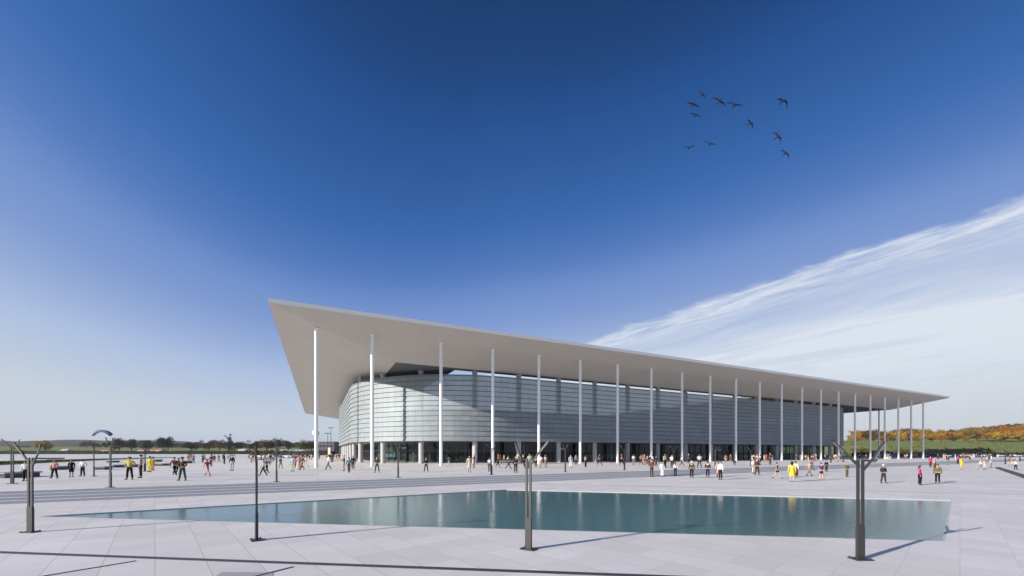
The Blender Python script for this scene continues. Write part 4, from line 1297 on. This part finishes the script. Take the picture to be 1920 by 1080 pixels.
def person_meshes(pose):
    J = pose_joints(POSES[pose])
    out = {}
    # the body: one skin from crown to toes and finger tips
    pts = {k: J[k] for k in J}
    rad = {k: rad_of(k) for k in J}
    ed = [('pelvis', 'spine'), ('spine', 'chest'), ('chest', 'neck'), ('neck', 'throat'), ('throat', 'head'), ('head', 'crown'), ('head', 'nose')]
    for n, s in (('r', -1), ('l', 1)):
        ed += [('pelvis', 'hip'+n), ('hip'+n, 'knee'+n), ('knee'+n, 'ank'+n), ('ank'+n, 'toe'+n), ('chest', 'sho'+n), ('sho'+n, 'elb'+n), ('elb'+n, 'wri'+n), ('wri'+n, 'palm'+n), ('head', 'ear'+n)]
        d = (J['palm'+n]-J['wri'+n]).normalized()
        side = d.cross(Vector((0, -1, 0.2))).normalized()
        fw = side.cross(d).normalized()
        for q, (off, L) in enumerate(((-.027, .060), (-.009, .072), (.009, .076), (.027, .066))):
            a = J['palm'+n]+d*.025+side*off; b = a+d*L*.5+fw*.006; c = b+d*L*.42+fw*.02
            ka, kb, kc = f'f{q}a{n}', f'f{q}b{n}', f'f{q}c{n}'
            pts[ka], pts[kb], pts[kc] = a, b, c
            rad[ka] = rad[kb] = (.0095, .0095); rad[kc] = (.0075, .0075)
            ed += [('palm'+n, ka), (ka, kb), (kb, kc)]
        a = J['wri'+n].lerp(J['palm'+n], .55)
        pts['ta'+n] = a+side*(-s)*.036+d*.012+fw*.012; pts['tb'+n] = pts['ta'+n]+d*.04+side*(-s)*.008+fw*.012
        rad['ta'+n] = (.011, .011); rad['tb'+n] = (.009, .009)
        ed += [('palm'+n, 'ta'+n), ('ta'+n, 'tb'+n)]
    out['person'] = grow_skin('person', pts, rad, ed, 'pelvis')
    def garment(name, keys, edges, root, extra=.016, over={}, cut={}):
        p = {k: J[k] for k in keys}; p.update(cut)
        r = {}
        for k in p:
            b = over.get(k) or rad_of(k)
            r[k] = (b[0]+extra, b[1]+extra)
        out[name] = grow_skin(name, p, r, edges, root)
    for long_, nm in ((True, 'shirt'), (False, 'tshirt')):
        keys = ['pelvis', 'spine', 'chest', 'neck']; ed = [('pelvis', 'spine'), ('spine', 'chest'), ('chest', 'neck')]; cut = {}
        for n in 'rl':
            keys += ['sho'+n]; ed += [('chest', 'sho'+n)]
            if long_:
                keys += ['elb'+n]; cut['cuf'+n] = J['elb'+n].lerp(J['wri'+n], .93)
                ed += [('sho'+n, 'elb'+n), ('elb'+n, 'cuf'+n)]
            else:
                cut['cuf'+n] = J['sho'+n].lerp(J['elb'+n], .75); ed += [('sho'+n, 'cuf'+n)]
        garment(nm, keys, ed, 'chest', .017, {'cufr': (.036, .036) if long_ else (.052, .052), 'cufl': (.036, .036) if long_ else (.052, .052), 'neck': (.05, .05), 'pelvis': (.140, .104)}, cut)
    for frac, nm in ((.96, 'trousers'), (None, 'shorts')):
        keys = ['pelvis', 'hipr', 'hipl']; cut = {'waist': J['pelvis'].lerp(J['spine'], .45)}
        ed = [('waist', 'pelvis'), ('pelvis', 'hipr'), ('pelvis', 'hipl')]; over = {'waist': (.122, .09)}
        for n in 'rl':
            if frac:
                keys += ['knee'+n]; cut['hem'+n] = J['knee'+n].lerp(J['ank'+n], frac); over['hem'+n] = (.056, .058)
                ed += [('hip'+n, 'knee'+n), ('knee'+n, 'hem'+n)]
            else:
                cut['hem'+n] = J['hip'+n].lerp(J['knee'+n], .62); over['hem'+n] = (.082, .085)
                ed += [('hip'+n, 'hem'+n)]
        garment(nm, keys, ed, 'pelvis', .014, over, cut)
    # skirt / dress: lofted rings that follow the legs
    def loft(name, rings, n=14):
        mb = MB(); vs = []
        for c, rx, ry in rings:
            for k in range(n):
                t = 2*math.pi*k/n; w = 1+.05*math.sin(5*t)*(c.z < 1.0)
                vs.append(c+Vector((math.cos(t)*rx*w, math.sin(t)*ry*w, 0)))
        fs = [(i*n+k, i*n+(k+1) % n, (i+1)*n+(k+1) % n, (i+1)*n+k) for i in range(len(rings)-1) for k in range(n)]
        mb.add(vs, fs, smooth=True)
        out[name] = mb.mesh(name)
    kn = (J['kneer']+J['kneel'])/2; sp = abs(J['kneer'].y-J['kneel'].y)/2; sx = abs(J['kneer'].x-J['kneel'].x)/2
    pv = J['pelvis']; w = J['spine']
    loft('skirt', [(w.lerp(pv, .4), .135, .105), (pv+Vector((0, 0, -.03)), .162, .128), (pv.lerp(kn, .5), .150+sx*.3, .12+sp*.5), (kn+Vector((0, 0, .02)), .115+sx*.9, .10+sp)])
    an = (J['ankr']+J['ankl'])/2; asp = abs(J['ankr'].y-J['ankl'].y)/2; asx = abs(J['ankr'].x-J['ankl'].x)/2
    loft('long_skirt', [(w.lerp(pv, .4), .135, .105), (pv+Vector((0, 0, -.03)), .175, .14), (pv.lerp(kn, .5), .18+sx*.3, .14+sp*.5), (kn, .15+sx, .12+sp), (an+Vector((0, 0, .05)), .13+asx, .11+asp)])
    # hair, cap and shoes
    h = J['head']; cr_ = J['crown']
    def cap(name, long_=False, brim=False):
        mb = MB()
        c = h+Vector((0, .022, .035)); n, m = 12, 7; vs = []
        for i in range(m+1):
            a = math.pi*.62*i/m
            for k in range(n):
                t = 2*math.pi*k/n
                back = .5+.5*math.sin(t)           # 1 at the back of the head
                aa = a*(.62+.52*back)
                p = Vector((math.sin(aa)*math.cos(t)*.102, math.sin(aa)*math.sin(t)*.118, math.cos(aa)*.105))
                if long_ and back > .45 and i >= m-1: p.z -= (.10 if i == m-1 else .24)*(back-.2); p.y += .01
                vs.append(c+p)
        fs = [(i*n+k, (i+1)*n+k, (i+1)*n+(k+1) % n, i*n+(k+1) % n) for i in range(m) for k in range(n)]
        mb.add(vs, fs, smooth=True)
        if brim:
            mb.add([c+Vector(q) for q in ((-.075, -.085, .012), (.075, -.085, .012), (.06, -.185, -.004), (-.06, -.185, -.004), (-.075, -.085, .0), (.075, -.085, .0), (.06, -.185, -.014), (-.06, -.185, -.014))], [(0, 3, 2, 1), (4, 5, 6, 7), (2, 3, 7, 6)])
        out[name] = mb.mesh(name)
    cap('hair'); cap('long_hair', True); cap('cap', False, True)
    mb = MB()
    for n in 'rl':
        a, t = J['ank'+n], J['toe'+n]
        d = (t-a); d.z = min(d.z, -.02); 
        heel = a+Vector((0, .045, -.05)); tip = t+Vector((0, -.03, 0))
        mb.tube([heel+Vector((0, .0, .0)), a.lerp(t, .35)+Vector((0, 0, -.02)), t, tip], [.036, .050, .045, .02], 8)
    out['shoes'] = mb.mesh('shoes')
    # a shoulder bag
    mb = MB(); b = J['palml']+Vector((.06, 0, -.06))
    mb.box(b.x-.05, b.x+.05, b.y-.16, b.y+.14, b.z-.22, b.z+.06)
    mb.tube([b+Vector((0, -.1, .06)), b+Vector((-.02, 0, .2)), b+Vector((0, .1, .06))], .012, 5)
    out['bag'] = mb.mesh('bag')
    for me in out.values():
        if not me.materials: me.materials.append(None)
        for p in me.polygons: p.use_smooth = True
    return out
PM = {k: person_meshes(k) for k in POSES}
CLR = {'white': (.72, .71, .70), 'cream': (.62, .55, .42), 'beige': (.45, .36, .25), 'tan': (.38, .25, .14), 'brown': (.10, .055, .032), 'rust': (.22, .07, .035), 'black': (.012, .012, .014),
       'charcoal': (.035, .036, .042), 'grey': (.20, .20, .21), 'light grey': (.42, .42, .43), 'navy': (.018, .025, .065), 'blue': (.06, .12, .30), 'light blue': (.35, .48, .60), 'teal': (.05, .22, .24), 'dark teal': (.02, .055, .06),
       'olive': (.10, .11, .035), 'dark olive': (.045, .05, .025), 'green': (.06, .16, .05), 'pale green': (.38, .48, .35), 'yellow': (.62, .50, .05), 'ochre': (.42, .25, .04), 'orange': (.55, .20, .04),
       'red': (.40, .03, .035), 'maroon': (.09, .018, .025), 'pink': (.60, .28, .30), 'peach': (.62, .38, .30), 'magenta': (.50, .03, .16), 'purple': (.10, .05, .17), 'plum': (.07, .03, .06),
       'blond': (.45, .30, .12), 'dark': (.02, .014, .010), 'chestnut': (.07, .03, .015), 'silver': (.6, .6, .58)}
def cloth(c): return simple('cloth_'+c.replace(' ', '_'), CLR[c], .85, vary=.14, scale=9, spec=.2)
SKINS = [simple('skin', (.42, .25, .18), .55), simple('skin_tan', (.30, .17, .11), .55, vary=.08), simple('skin_light', (.52, .33, .26), .55, vary=.08)]
def level_of(px, py):
    """upper or lower plaza for a foot at this pixel"""
    p = gp(px, py, UP)
    return UP if (p-ST_P).dot(ST_N) > -.05 else 0.0
def person(px, fy, hpx, pose, top, bottom, hair, kind, label, yaw=None, extra='', short=False, group='people on the plaza'):
    z = level_of(px, fy)
    p = gp(px, fy, z)
    if z == 0.0:
        b = (p-ST_P).dot(ST_N)
        if b > -1.25: p = p + ST_N*(-1.35-b)
    sc = hpx*p.y/F/(1.77 if pose != 'crouch' else 1.13)
    sc = max(.86, min(1.12, sc))
    M = PM[pose]
    yaw = random.uniform(-180, 180) if yaw is None else yaw
    root = bpy.data.objects.new('person', M['person']); COL.objects.link(root)
    root.location = p; root.rotation_euler = (0, 0, R(yaw)); root.scale = (sc*random.uniform(.95, 1.06), sc, sc)
    def put(key, name, mat):
        o = bpy.data.objects.new(name, M[key]); COL.objects.link(o); o.parent = root
        o.material_slots[0].link = 'OBJECT'; o.material_slots[0].material = mat
        return o
    root.material_slots[0].link = 'OBJECT'; root.material_slots[0].material = random.choice(SKINS)
    put('tshirt' if short else 'shirt', 'top', cloth(top))
    if kind == 't': put('trousers', 'trousers', cloth(bottom))
    elif kind == 'b': put('shorts', 'shorts', cloth(bottom))
    elif kind == 's': put('skirt', 'skirt', cloth(bottom))
    elif kind == 'd': put('skirt', 'skirt', cloth(top))
    elif kind == 'l': put('long_skirt', 'skirt', cloth(bottom))
    if extra == 'cap': put('cap', 'cap', cloth(hair))
    else: put('long_hair' if extra == 'long' or (kind in 'sdl' and extra != 'bun') else 'hair', 'hair', cloth(hair))
    put('shoes', 'shoes', cloth('black' if kind != 'b' else 'charcoal'))
    if extra == 'bag': put('bag', 'bag', cloth('black'))
    tag(root, label, 'person', group)
    return root

W = [  # px, feet y, height px, pose, top, bottom, hair, kind, label, yaw, extra, short sleeves
 (48, 902, 24, 'stand', 'white', 'black', 'dark', 't', 'person in white top and black trousers half hidden behind the leftmost lamp', 20, '', False),
 (102, 897, 30, 'apart', 'pink', 'black', 'blond', 't', 'blond person in pale pink top and black trousers near the leftmost lamp', 10, '', False),
 (134, 894.5, 27, 'stand', 'black', 'black', 'dark', 'd', 'person all in black between two people left of the parachute', 30, 'bun', False),
 (155, 893, 25, 'akimbo', 'white', 'black', 'dark', 't', 'person in white top with hands on hips left of the slim lamp', 0, '', False),
 (243, 899, 43, 'akimbo', 'yellow', 'black', 'dark', 't', 'tall person in yellow top and black trousers with hands on hips', 15, '', True),
 (264, 896, 44, 'stand', 'beige', 'dark olive', 'black', 't', 'person in beige vest and dark olive trousers beside the yellow top person', -60, '', False),
 (281, 885, 30, 'stand', 'yellow', 'yellow', 'black', 't', 'person dressed entirely in yellow behind the beige vested person', 0, '', False),
 (287, 882, 26, 'stand', 'ochre', 'ochre', 'dark', 't', 'person in ochre clothes just behind the all yellow person', 160, '', False),
 (327, 891, 34, 'stride', 'rust', 'black', 'chestnut', 't', 'person in rust brown jacket carrying a bag, black trousers', 70, 'bag', False),
 (335, 889, 31, 'walk', 'brown', 'black', 'dark', 't', 'person in brown jacket between the rust jacket and the capped person', 60, '', False),
 (342, 901, 45, 'apart', 'dark olive', 'dark teal', 'black', 't', 'person in black cap, olive top and dark teal trousers', 5, 'cap', False),
 (389, 892, 31, 'stride', 'red', 'pink', 'dark', 't', 'person in red top and pink trousers striding alone', 80, '', True),
 (396, 873, 21, 'stand', 'maroon', 'maroon', 'dark', 't', 'small person in maroon behind the striding red top person', 0, '', False),
 (402, 866.5, 14, 'walk', 'black', 'black', 'dark', 't', 'small person in black right of the maroon one', 40, '', False),
 (435, 883, 31, 'stand', 'navy', 'light grey', 'dark', 't', 'person in navy top and pale trousers standing alone left of the second lamp', 10, '', False),
 (420.5, 870, 19, 'stand', 'charcoal', 'black', 'dark', 't', 'thin figure in charcoal left of the navy top person', 100, '', False),
 (494, 892, 28, 'walk', 'light grey', 'charcoal', 'dark', 't', 'person in light grey top walking right of the second lamp', -70, '', False),
 (500, 887, 28, 'stride', 'grey', 'black', 'dark', 't', 'person in dark grey right behind the light grey walker', 70, '', False),
 (507, 869, 19, 'stand', 'black', 'black', 'dark', 't', 'person in black left of the lamp on the step edge', 0, '', False),
 (526, 879, 18, 'walk', 'grey', 'grey', 'dark', 't', 'person in grey just right of the lamp on the step edge', 60, '', False),
 (549, 884, 30, 'stand', 'light blue', 'pale green', 'dark', 't', 'person in light blue top and pale green trousers', 0, '', False),
 (556, 876, 25, 'stand', 'maroon', 'maroon', 'dark', 't', 'person in maroon beside the light blue top person', 20, '', False),
 (560, 880, 27, 'stand', 'pink', 'peach', 'dark', 'l', 'person in pink top and long peach skirt', 10, '', False),
 (567, 881, 27, 'walk', 'brown', 'brown', 'dark', 't', 'person in dark brown right of the long peach skirt', -30, '', False),
 (574, 876, 22, 'stride', 'white', 'cream', 'dark', 't', 'person in white and cream striding left of the corner column', -80, '', False),
 (616, 880, 28, 'walk', 'white', 'grey', 'dark', 't', 'person in white top and grey trousers right of the corner column', -50, '', False),
 (622, 867, 17, 'stand', 'black', 'black', 'dark', 't', 'person in black by the cream sign pillar', 0, '', False),
 (645, 883, 30, 'phone', 'charcoal', 'grey', 'blond', 't', 'person with a charcoal jacket, left of the trio near the curved facade', -60, '', False),
 (654.5, 886, 29, 'walk', 'teal', 'plum', 'dark', 't', 'person in teal jacket, middle of the trio near the curved facade', 10, '', False),
 (662, 880, 26, 'stand', 'dark teal', 'navy', 'dark', 't', 'person in dark teal, right of the trio near the curved facade', 30, '', False),
 (707, 886, 31, 'apart', 'dark olive', 'charcoal', 'dark', 't', 'person in dark olive standing with legs apart near the second column', 0, '', False),
 (799, 885, 28, 'apart', 'black', 'black', 'chestnut', 't', 'person in black standing legs apart left of the third column', 0, '', False),
 (842, 876, 19, 'walk', 'grey', 'light grey', 'dark', 't', 'person in grey right of the third column', 50, '', False),
 (880, 885.5, 32, 'stand', 'cream', 'cream', 'chestnut', 'd', 'person in cream dress before a grey pillar', 20, '', False),
 (889, 878, 28, 'phone', 'black', 'black', 'silver', 't', 'silver haired person in black beside the cream dress', -80, '', False),
 (918, 884.5, 27, 'stand', 'white', 'brown', 'dark', 't', 'person in white top and brown trousers left of the fourth column', 0, '', False),
 (933, 876, 20, 'walk', 'charcoal', 'black', 'dark', 't', 'person in charcoal just right of the fourth column', 80, '', False),
 (953, 880, 27, 'stride', 'white', 'charcoal', 'dark', 't', 'person in white top striding left of the middle lamp', 70, '', True),
 (967, 887, 33, 'stand', 'black', 'black', 'dark', 't', 'slim person in black left of the middle lamp', 10, '', False),
 (993, 879, 30, 'stand', 'pale green', 'green', 'dark', 't', 'person in pale green right behind the middle lamp', 0, '', False),
 (1004.5, 876, 22, 'stand', 'white', 'black', 'dark', 't', 'person in white top and black trousers, left of the tan trousers group', 0, '', True),
 (1013.5, 877, 24, 'stand', 'white', 'tan', 'dark', 't', 'person in white top and tan trousers, under the fifth column', -20, '', True),
 (1023, 876, 23, 'stand', 'white', 'tan', 'blond', 's', 'blond person in white top and tan skirt right of the fifth column', 30, '', True),
 (1070, 877, 25, 'stand', 'light blue', 'white', 'dark', 't', 'person in light blue and white right of the lamp before the glazed front', 10, '', False),
 (1080, 872, 20, 'stand', 'grey', 'plum', 'dark', 't', 'person in grey left of the sixth column', 0, '', False),
 (1098, 876, 23, 'stand', 'cream', 'black', 'dark', 't', 'person in cream top and black trousers right of the sixth column', 40, '', True),
 (1109.5, 886.5, 34, 'front', 'rust', 'charcoal', 'dark', 't', 'tall person in rusty brown jacket and charcoal trousers before the glazed front', 0, '', False),
 (1124, 873, 23, 'stride', 'olive', 'charcoal', 'dark', 't', 'person in olive top walking right of a grey pillar', 70, '', True),
 (1165.5, 872, 22, 'walk', 'rust', 'black', 'dark', 't', 'person in rusty top just right of the seventh column', 60, '', True),
 (1188, 872, 20, 'stand', 'white', 'grey', 'chestnut', 't', 'person in white top and grey trousers right of a bluish pillar', 0, '', True),
 (1218, 875, 22, 'stand', 'black', 'black', 'dark', 't', 'person in black left of the eighth column', 0, '', False),
 (1230, 873, 18, 'stand', 'charcoal', 'charcoal', 'dark', 't', 'person in charcoal right of the eighth column', 20, '', False),
 (1241.5, 894, 29, 'stand', 'white', 'white', 'dark', 't', 'person dressed all in white below the steps', 0, '', False),
 (1247, 877, 27, 'stand', 'beige', 'black', 'dark', 't', 'person in beige top and black trousers behind the all white person', 20, '', False),
 (1254.5, 891.5, 26, 'stand', 'white', 'navy', 'dark', 't', 'person in white top and navy trousers right of the all white person', 180, '', False),
 (1260, 878, 26, 'stand', 'white', 'black', 'dark', 't', 'person in white top and black trousers behind the navy trousers', -30, '', True),
 (1278, 874, 20, 'walk', 'white', 'charcoal', 'dark', 't', 'person in white top walking left of the ninth column', 60, '', True),
 (1291, 869, 18, 'stand', 'charcoal', 'black', 'silver', 't', 'silver haired person in dark clothes right of the ninth column', 0, '', False),
 (1297, 896.5, 33, 'stand', 'dark olive', 'black', 'silver', 't', 'grey haired person in dark olive jacket and black trousers', 160, '', False),
 (1311.5, 877, 26, 'apart', 'white', 'black', 'dark', 't', 'person in white top with legs apart before the glazed front', 0, '', True),
 (1327, 895.5, 31, 'front', 'black', 'navy', 'dark', 't', 'person in black with hands in front, between olive jacket and pink dress', 150, '', False),
 (1346.5, 894, 29, 'stand', 'peach', 'pink', 'dark', 't', 'person in pink clothes beside the black vest person', 0, '', False),
 (1351, 899.5, 35, 'stand', 'white', 'black', 'maroon', 't', 'person in white sleeves and black trousers beside pink clothes', -60, '', False),
 (1376, 872, 15, 'crouch', 'navy', 'charcoal', 'dark', 't', 'person in navy crouching near the eleventh column', 60, '', False),
 (1413, 888, 33, 'stand', 'white', 'cream', 'dark', 't', 'person in white top and cream trousers behind the brown jacket', 20, '', False),
 (1419.5, 891, 33, 'apart', 'brown', 'charcoal', 'dark', 't', 'person in brown jacket with legs apart right of cream trousers', 10, '', False),
 (1444, 870.5, 21, 'stand', 'plum', 'plum', 'blond', 't', 'person in plum clothes between two slender columns', 0, '', False),
 (1457, 897.5, 31, 'stride', 'plum', 'black', 'dark', 'b', 'bare-legged person in plum top and black shorts striding', 75, '', True),
 (1485, 903.5, 39, 'stand', 'yellow', 'yellow', 'dark', 'd', 'person in bright yellow dress with long dark hair', 150, '', False),
 (1491.5, 894, 30, 'stand', 'white', 'maroon', 'dark', 'l', 'person in white top and maroon skirt beside the yellow dress', -30, '', False),
 (1517, 892.5, 29, 'walk', 'beige', 'tan', 'blond', 'b', 'bare-legged person in beige top walking, blond hair', 80, '', True),
 (1522, 882, 20, 'walk', 'brown', 'black', 'dark', 't', 'person in brown behind the beige walker', 70, '', False),
 (1540, 900.5, 33, 'apart', 'purple', 'maroon', 'dark', 'b', 'bare-legged person in purple top and maroon shorts', 10, '', True),
 (1549.5, 884.5, 22, 'stand', 'black', 'black', 'dark', 't', 'person in black standing right behind the purple top person', 0, '', False),
 (1588, 894.5, 27, 'front', 'olive', 'olive', 'blond', 't', 'person in olive green left of the largest lamp', 10, '', False),
 (1656.5, 906, 36, 'apart', 'charcoal', 'charcoal', 'silver', 't', 'white haired person in charcoal suit right of the largest lamp', 5, '', False),
 (1725, 909.5, 37, 'stand', 'magenta', 'black', 'chestnut', 'l', 'person in magenta top and long wide black skirt', 40, '', False),
 (1758, 906.5, 37, 'stand', 'olive', 'black', 'dark', 't', 'person in olive green jacket and black trousers leaning at right', -60, '', False),
 (1744.5, 876, 22, 'stand', 'magenta', 'maroon', 'dark', 't', 'person in magenta top, left of a pair behind the olive jacket', 0, '', False),
 (1752.5, 881, 25, 'stand', 'pink', 'maroon', 'dark', 't', 'person in pink top, right of a pair behind the olive jacket', 20, '', False),
 (1777, 871.5, 17, 'stand', 'charcoal', 'grey', 'dark', 't', 'small person in charcoal right of the pink and magenta pair', 0, '', False),
 (1796, 870, 17, 'stand', 'magenta', 'black', 'dark', 't', 'small person in magenta beside the cream and yellow dress', 0, '', False),
 (1803, 880, 23, 'stand', 'yellow', 'yellow', 'dark', 'd', 'small person in yellow dress at far right', 10, '', False),
 (1838.5, 881, 20, 'walk', 'cream', 'grey', 'blond', 't', 'person in cream top and grey trousers walking at far right', 40, '', False),
 (1846, 878, 16, 'stand', 'peach', 'cream', 'dark', 't', 'small person in peach right of the cream top walker', 0, '', False),
 (1858, 877, 13, 'stand', 'light grey', 'grey', 'dark', 't', 'small person in light grey left of the dark kerb', 0, '', False),
 (1891, 873, 12, 'front', 'brown', 'beige', 'dark', 't', 'person in brown top above the dark kerb', 20, '', False),
 (1897.5, 872, 12, 'stand', 'tan', 'cream', 'dark', 't', 'person in tan top above the dark kerb', 20, '', False),
 (1904.5, 881, 17, 'apart', 'white', 'black', 'dark', 't', 'person in white top and black trousers at the right edge', 0, '', False),
]
for r in W:
    person(r[0], r[1], r[2], r[3], r[4], r[5], r[6], r[7], r[8], r[9], r[10], r[11])

# the small far crowd: each with clothes of its own
rc = random.Random(21)
tops = ['white', 'black', 'charcoal', 'light blue', 'grey', 'cream', 'navy', 'red', 'maroon', 'teal', 'beige', 'light grey', 'pink', 'olive', 'rust', 'blue', 'plum', 'pale green', 'yellow']
bots = ['black', 'charcoal', 'navy', 'grey', 'brown', 'dark teal', 'beige', 'light grey', 'maroon', 'white']
used = set()
cols_word = ['corner', 'second', 'third', 'fourth', 'fifth', 'sixth', 'seventh', 'eighth', 'ninth', 'tenth', 'eleventh', 'twelfth', 'thirteenth', 'fourteenth', 'fifteenth', 'sixteenth', 'seventeenth', 'eighteenth', 'nineteenth', 'twentieth', 'last']
def near(px):
    if px < 400: return 'left of the distant narrow tree'
    if px < 470: return 'below the distant narrow tree'
    if px < 517: return 'between the second big lamp and step lamp'
    if px < 590: return 'before the white cars'
    if px < 640: return 'left of the curved facade'
    for k in range(len(row_px)-1):
        if row_px[k] <= px < row_px[k+1]: return f'near the {cols_word[k]} slender column'
    if px < 1740: return 'by the last slender column'
    if px < 1800: return 'before parked cars right of the hall'
    if px < 1850: return 'before parked cars below the slope'
    return 'before parked cars at far right'
spots = []
def clump(px, fy):
    for k in range(rc.choice((1, 2, 2, 3, 4))):
        spots.append((px+rc.gauss(0, 5.5), fy+rc.gauss(0, .7)))
for i in range(21):
    fy = 859.2+rc.random()**1.6*9
    clump(345+250*rc.random()**.8, fy)
for i in range(5): clump(rc.uniform(575, 640), rc.uniform(859, 870))
for i in range(13): clump(rc.uniform(830, 1440), rc.uniform(865.5, 872))
for i in range(9): clump(rc.uniform(1445, 1600), rc.uniform(861.5, 866))
for i in range(22): clump(1610+285*rc.random()**.8, rc.uniform(858, 863.5))
for px, fy in spots:
    for t in range(40):
        a, b = rc.choice(tops), rc.choice(bots)
        pz = rc.choice(['stand', 'stand', 'walk', 'stride', 'front', 'phone', 'apart'])
        kd = rc.choice('tttttsb')
        where = near(px)
        if (a, b if kd != 'd' else '', where) not in used: break
    used.add((a, b, where))
    p = gp(px, fy, UP); h = 1.72*F/p.y
    word = {'t': 'trousers', 's': 'skirt', 'b': 'shorts'}[kd]
    person(px, fy, h*rc.uniform(.94, 1.05), pz, a, b, rc.choice(['dark', 'dark', 'chestnut', 'blond', 'black']), kd,
           f'small {a} topped person, {b} {word}, {where}', rc.uniform(-180, 180), '', rc.random() < .4)
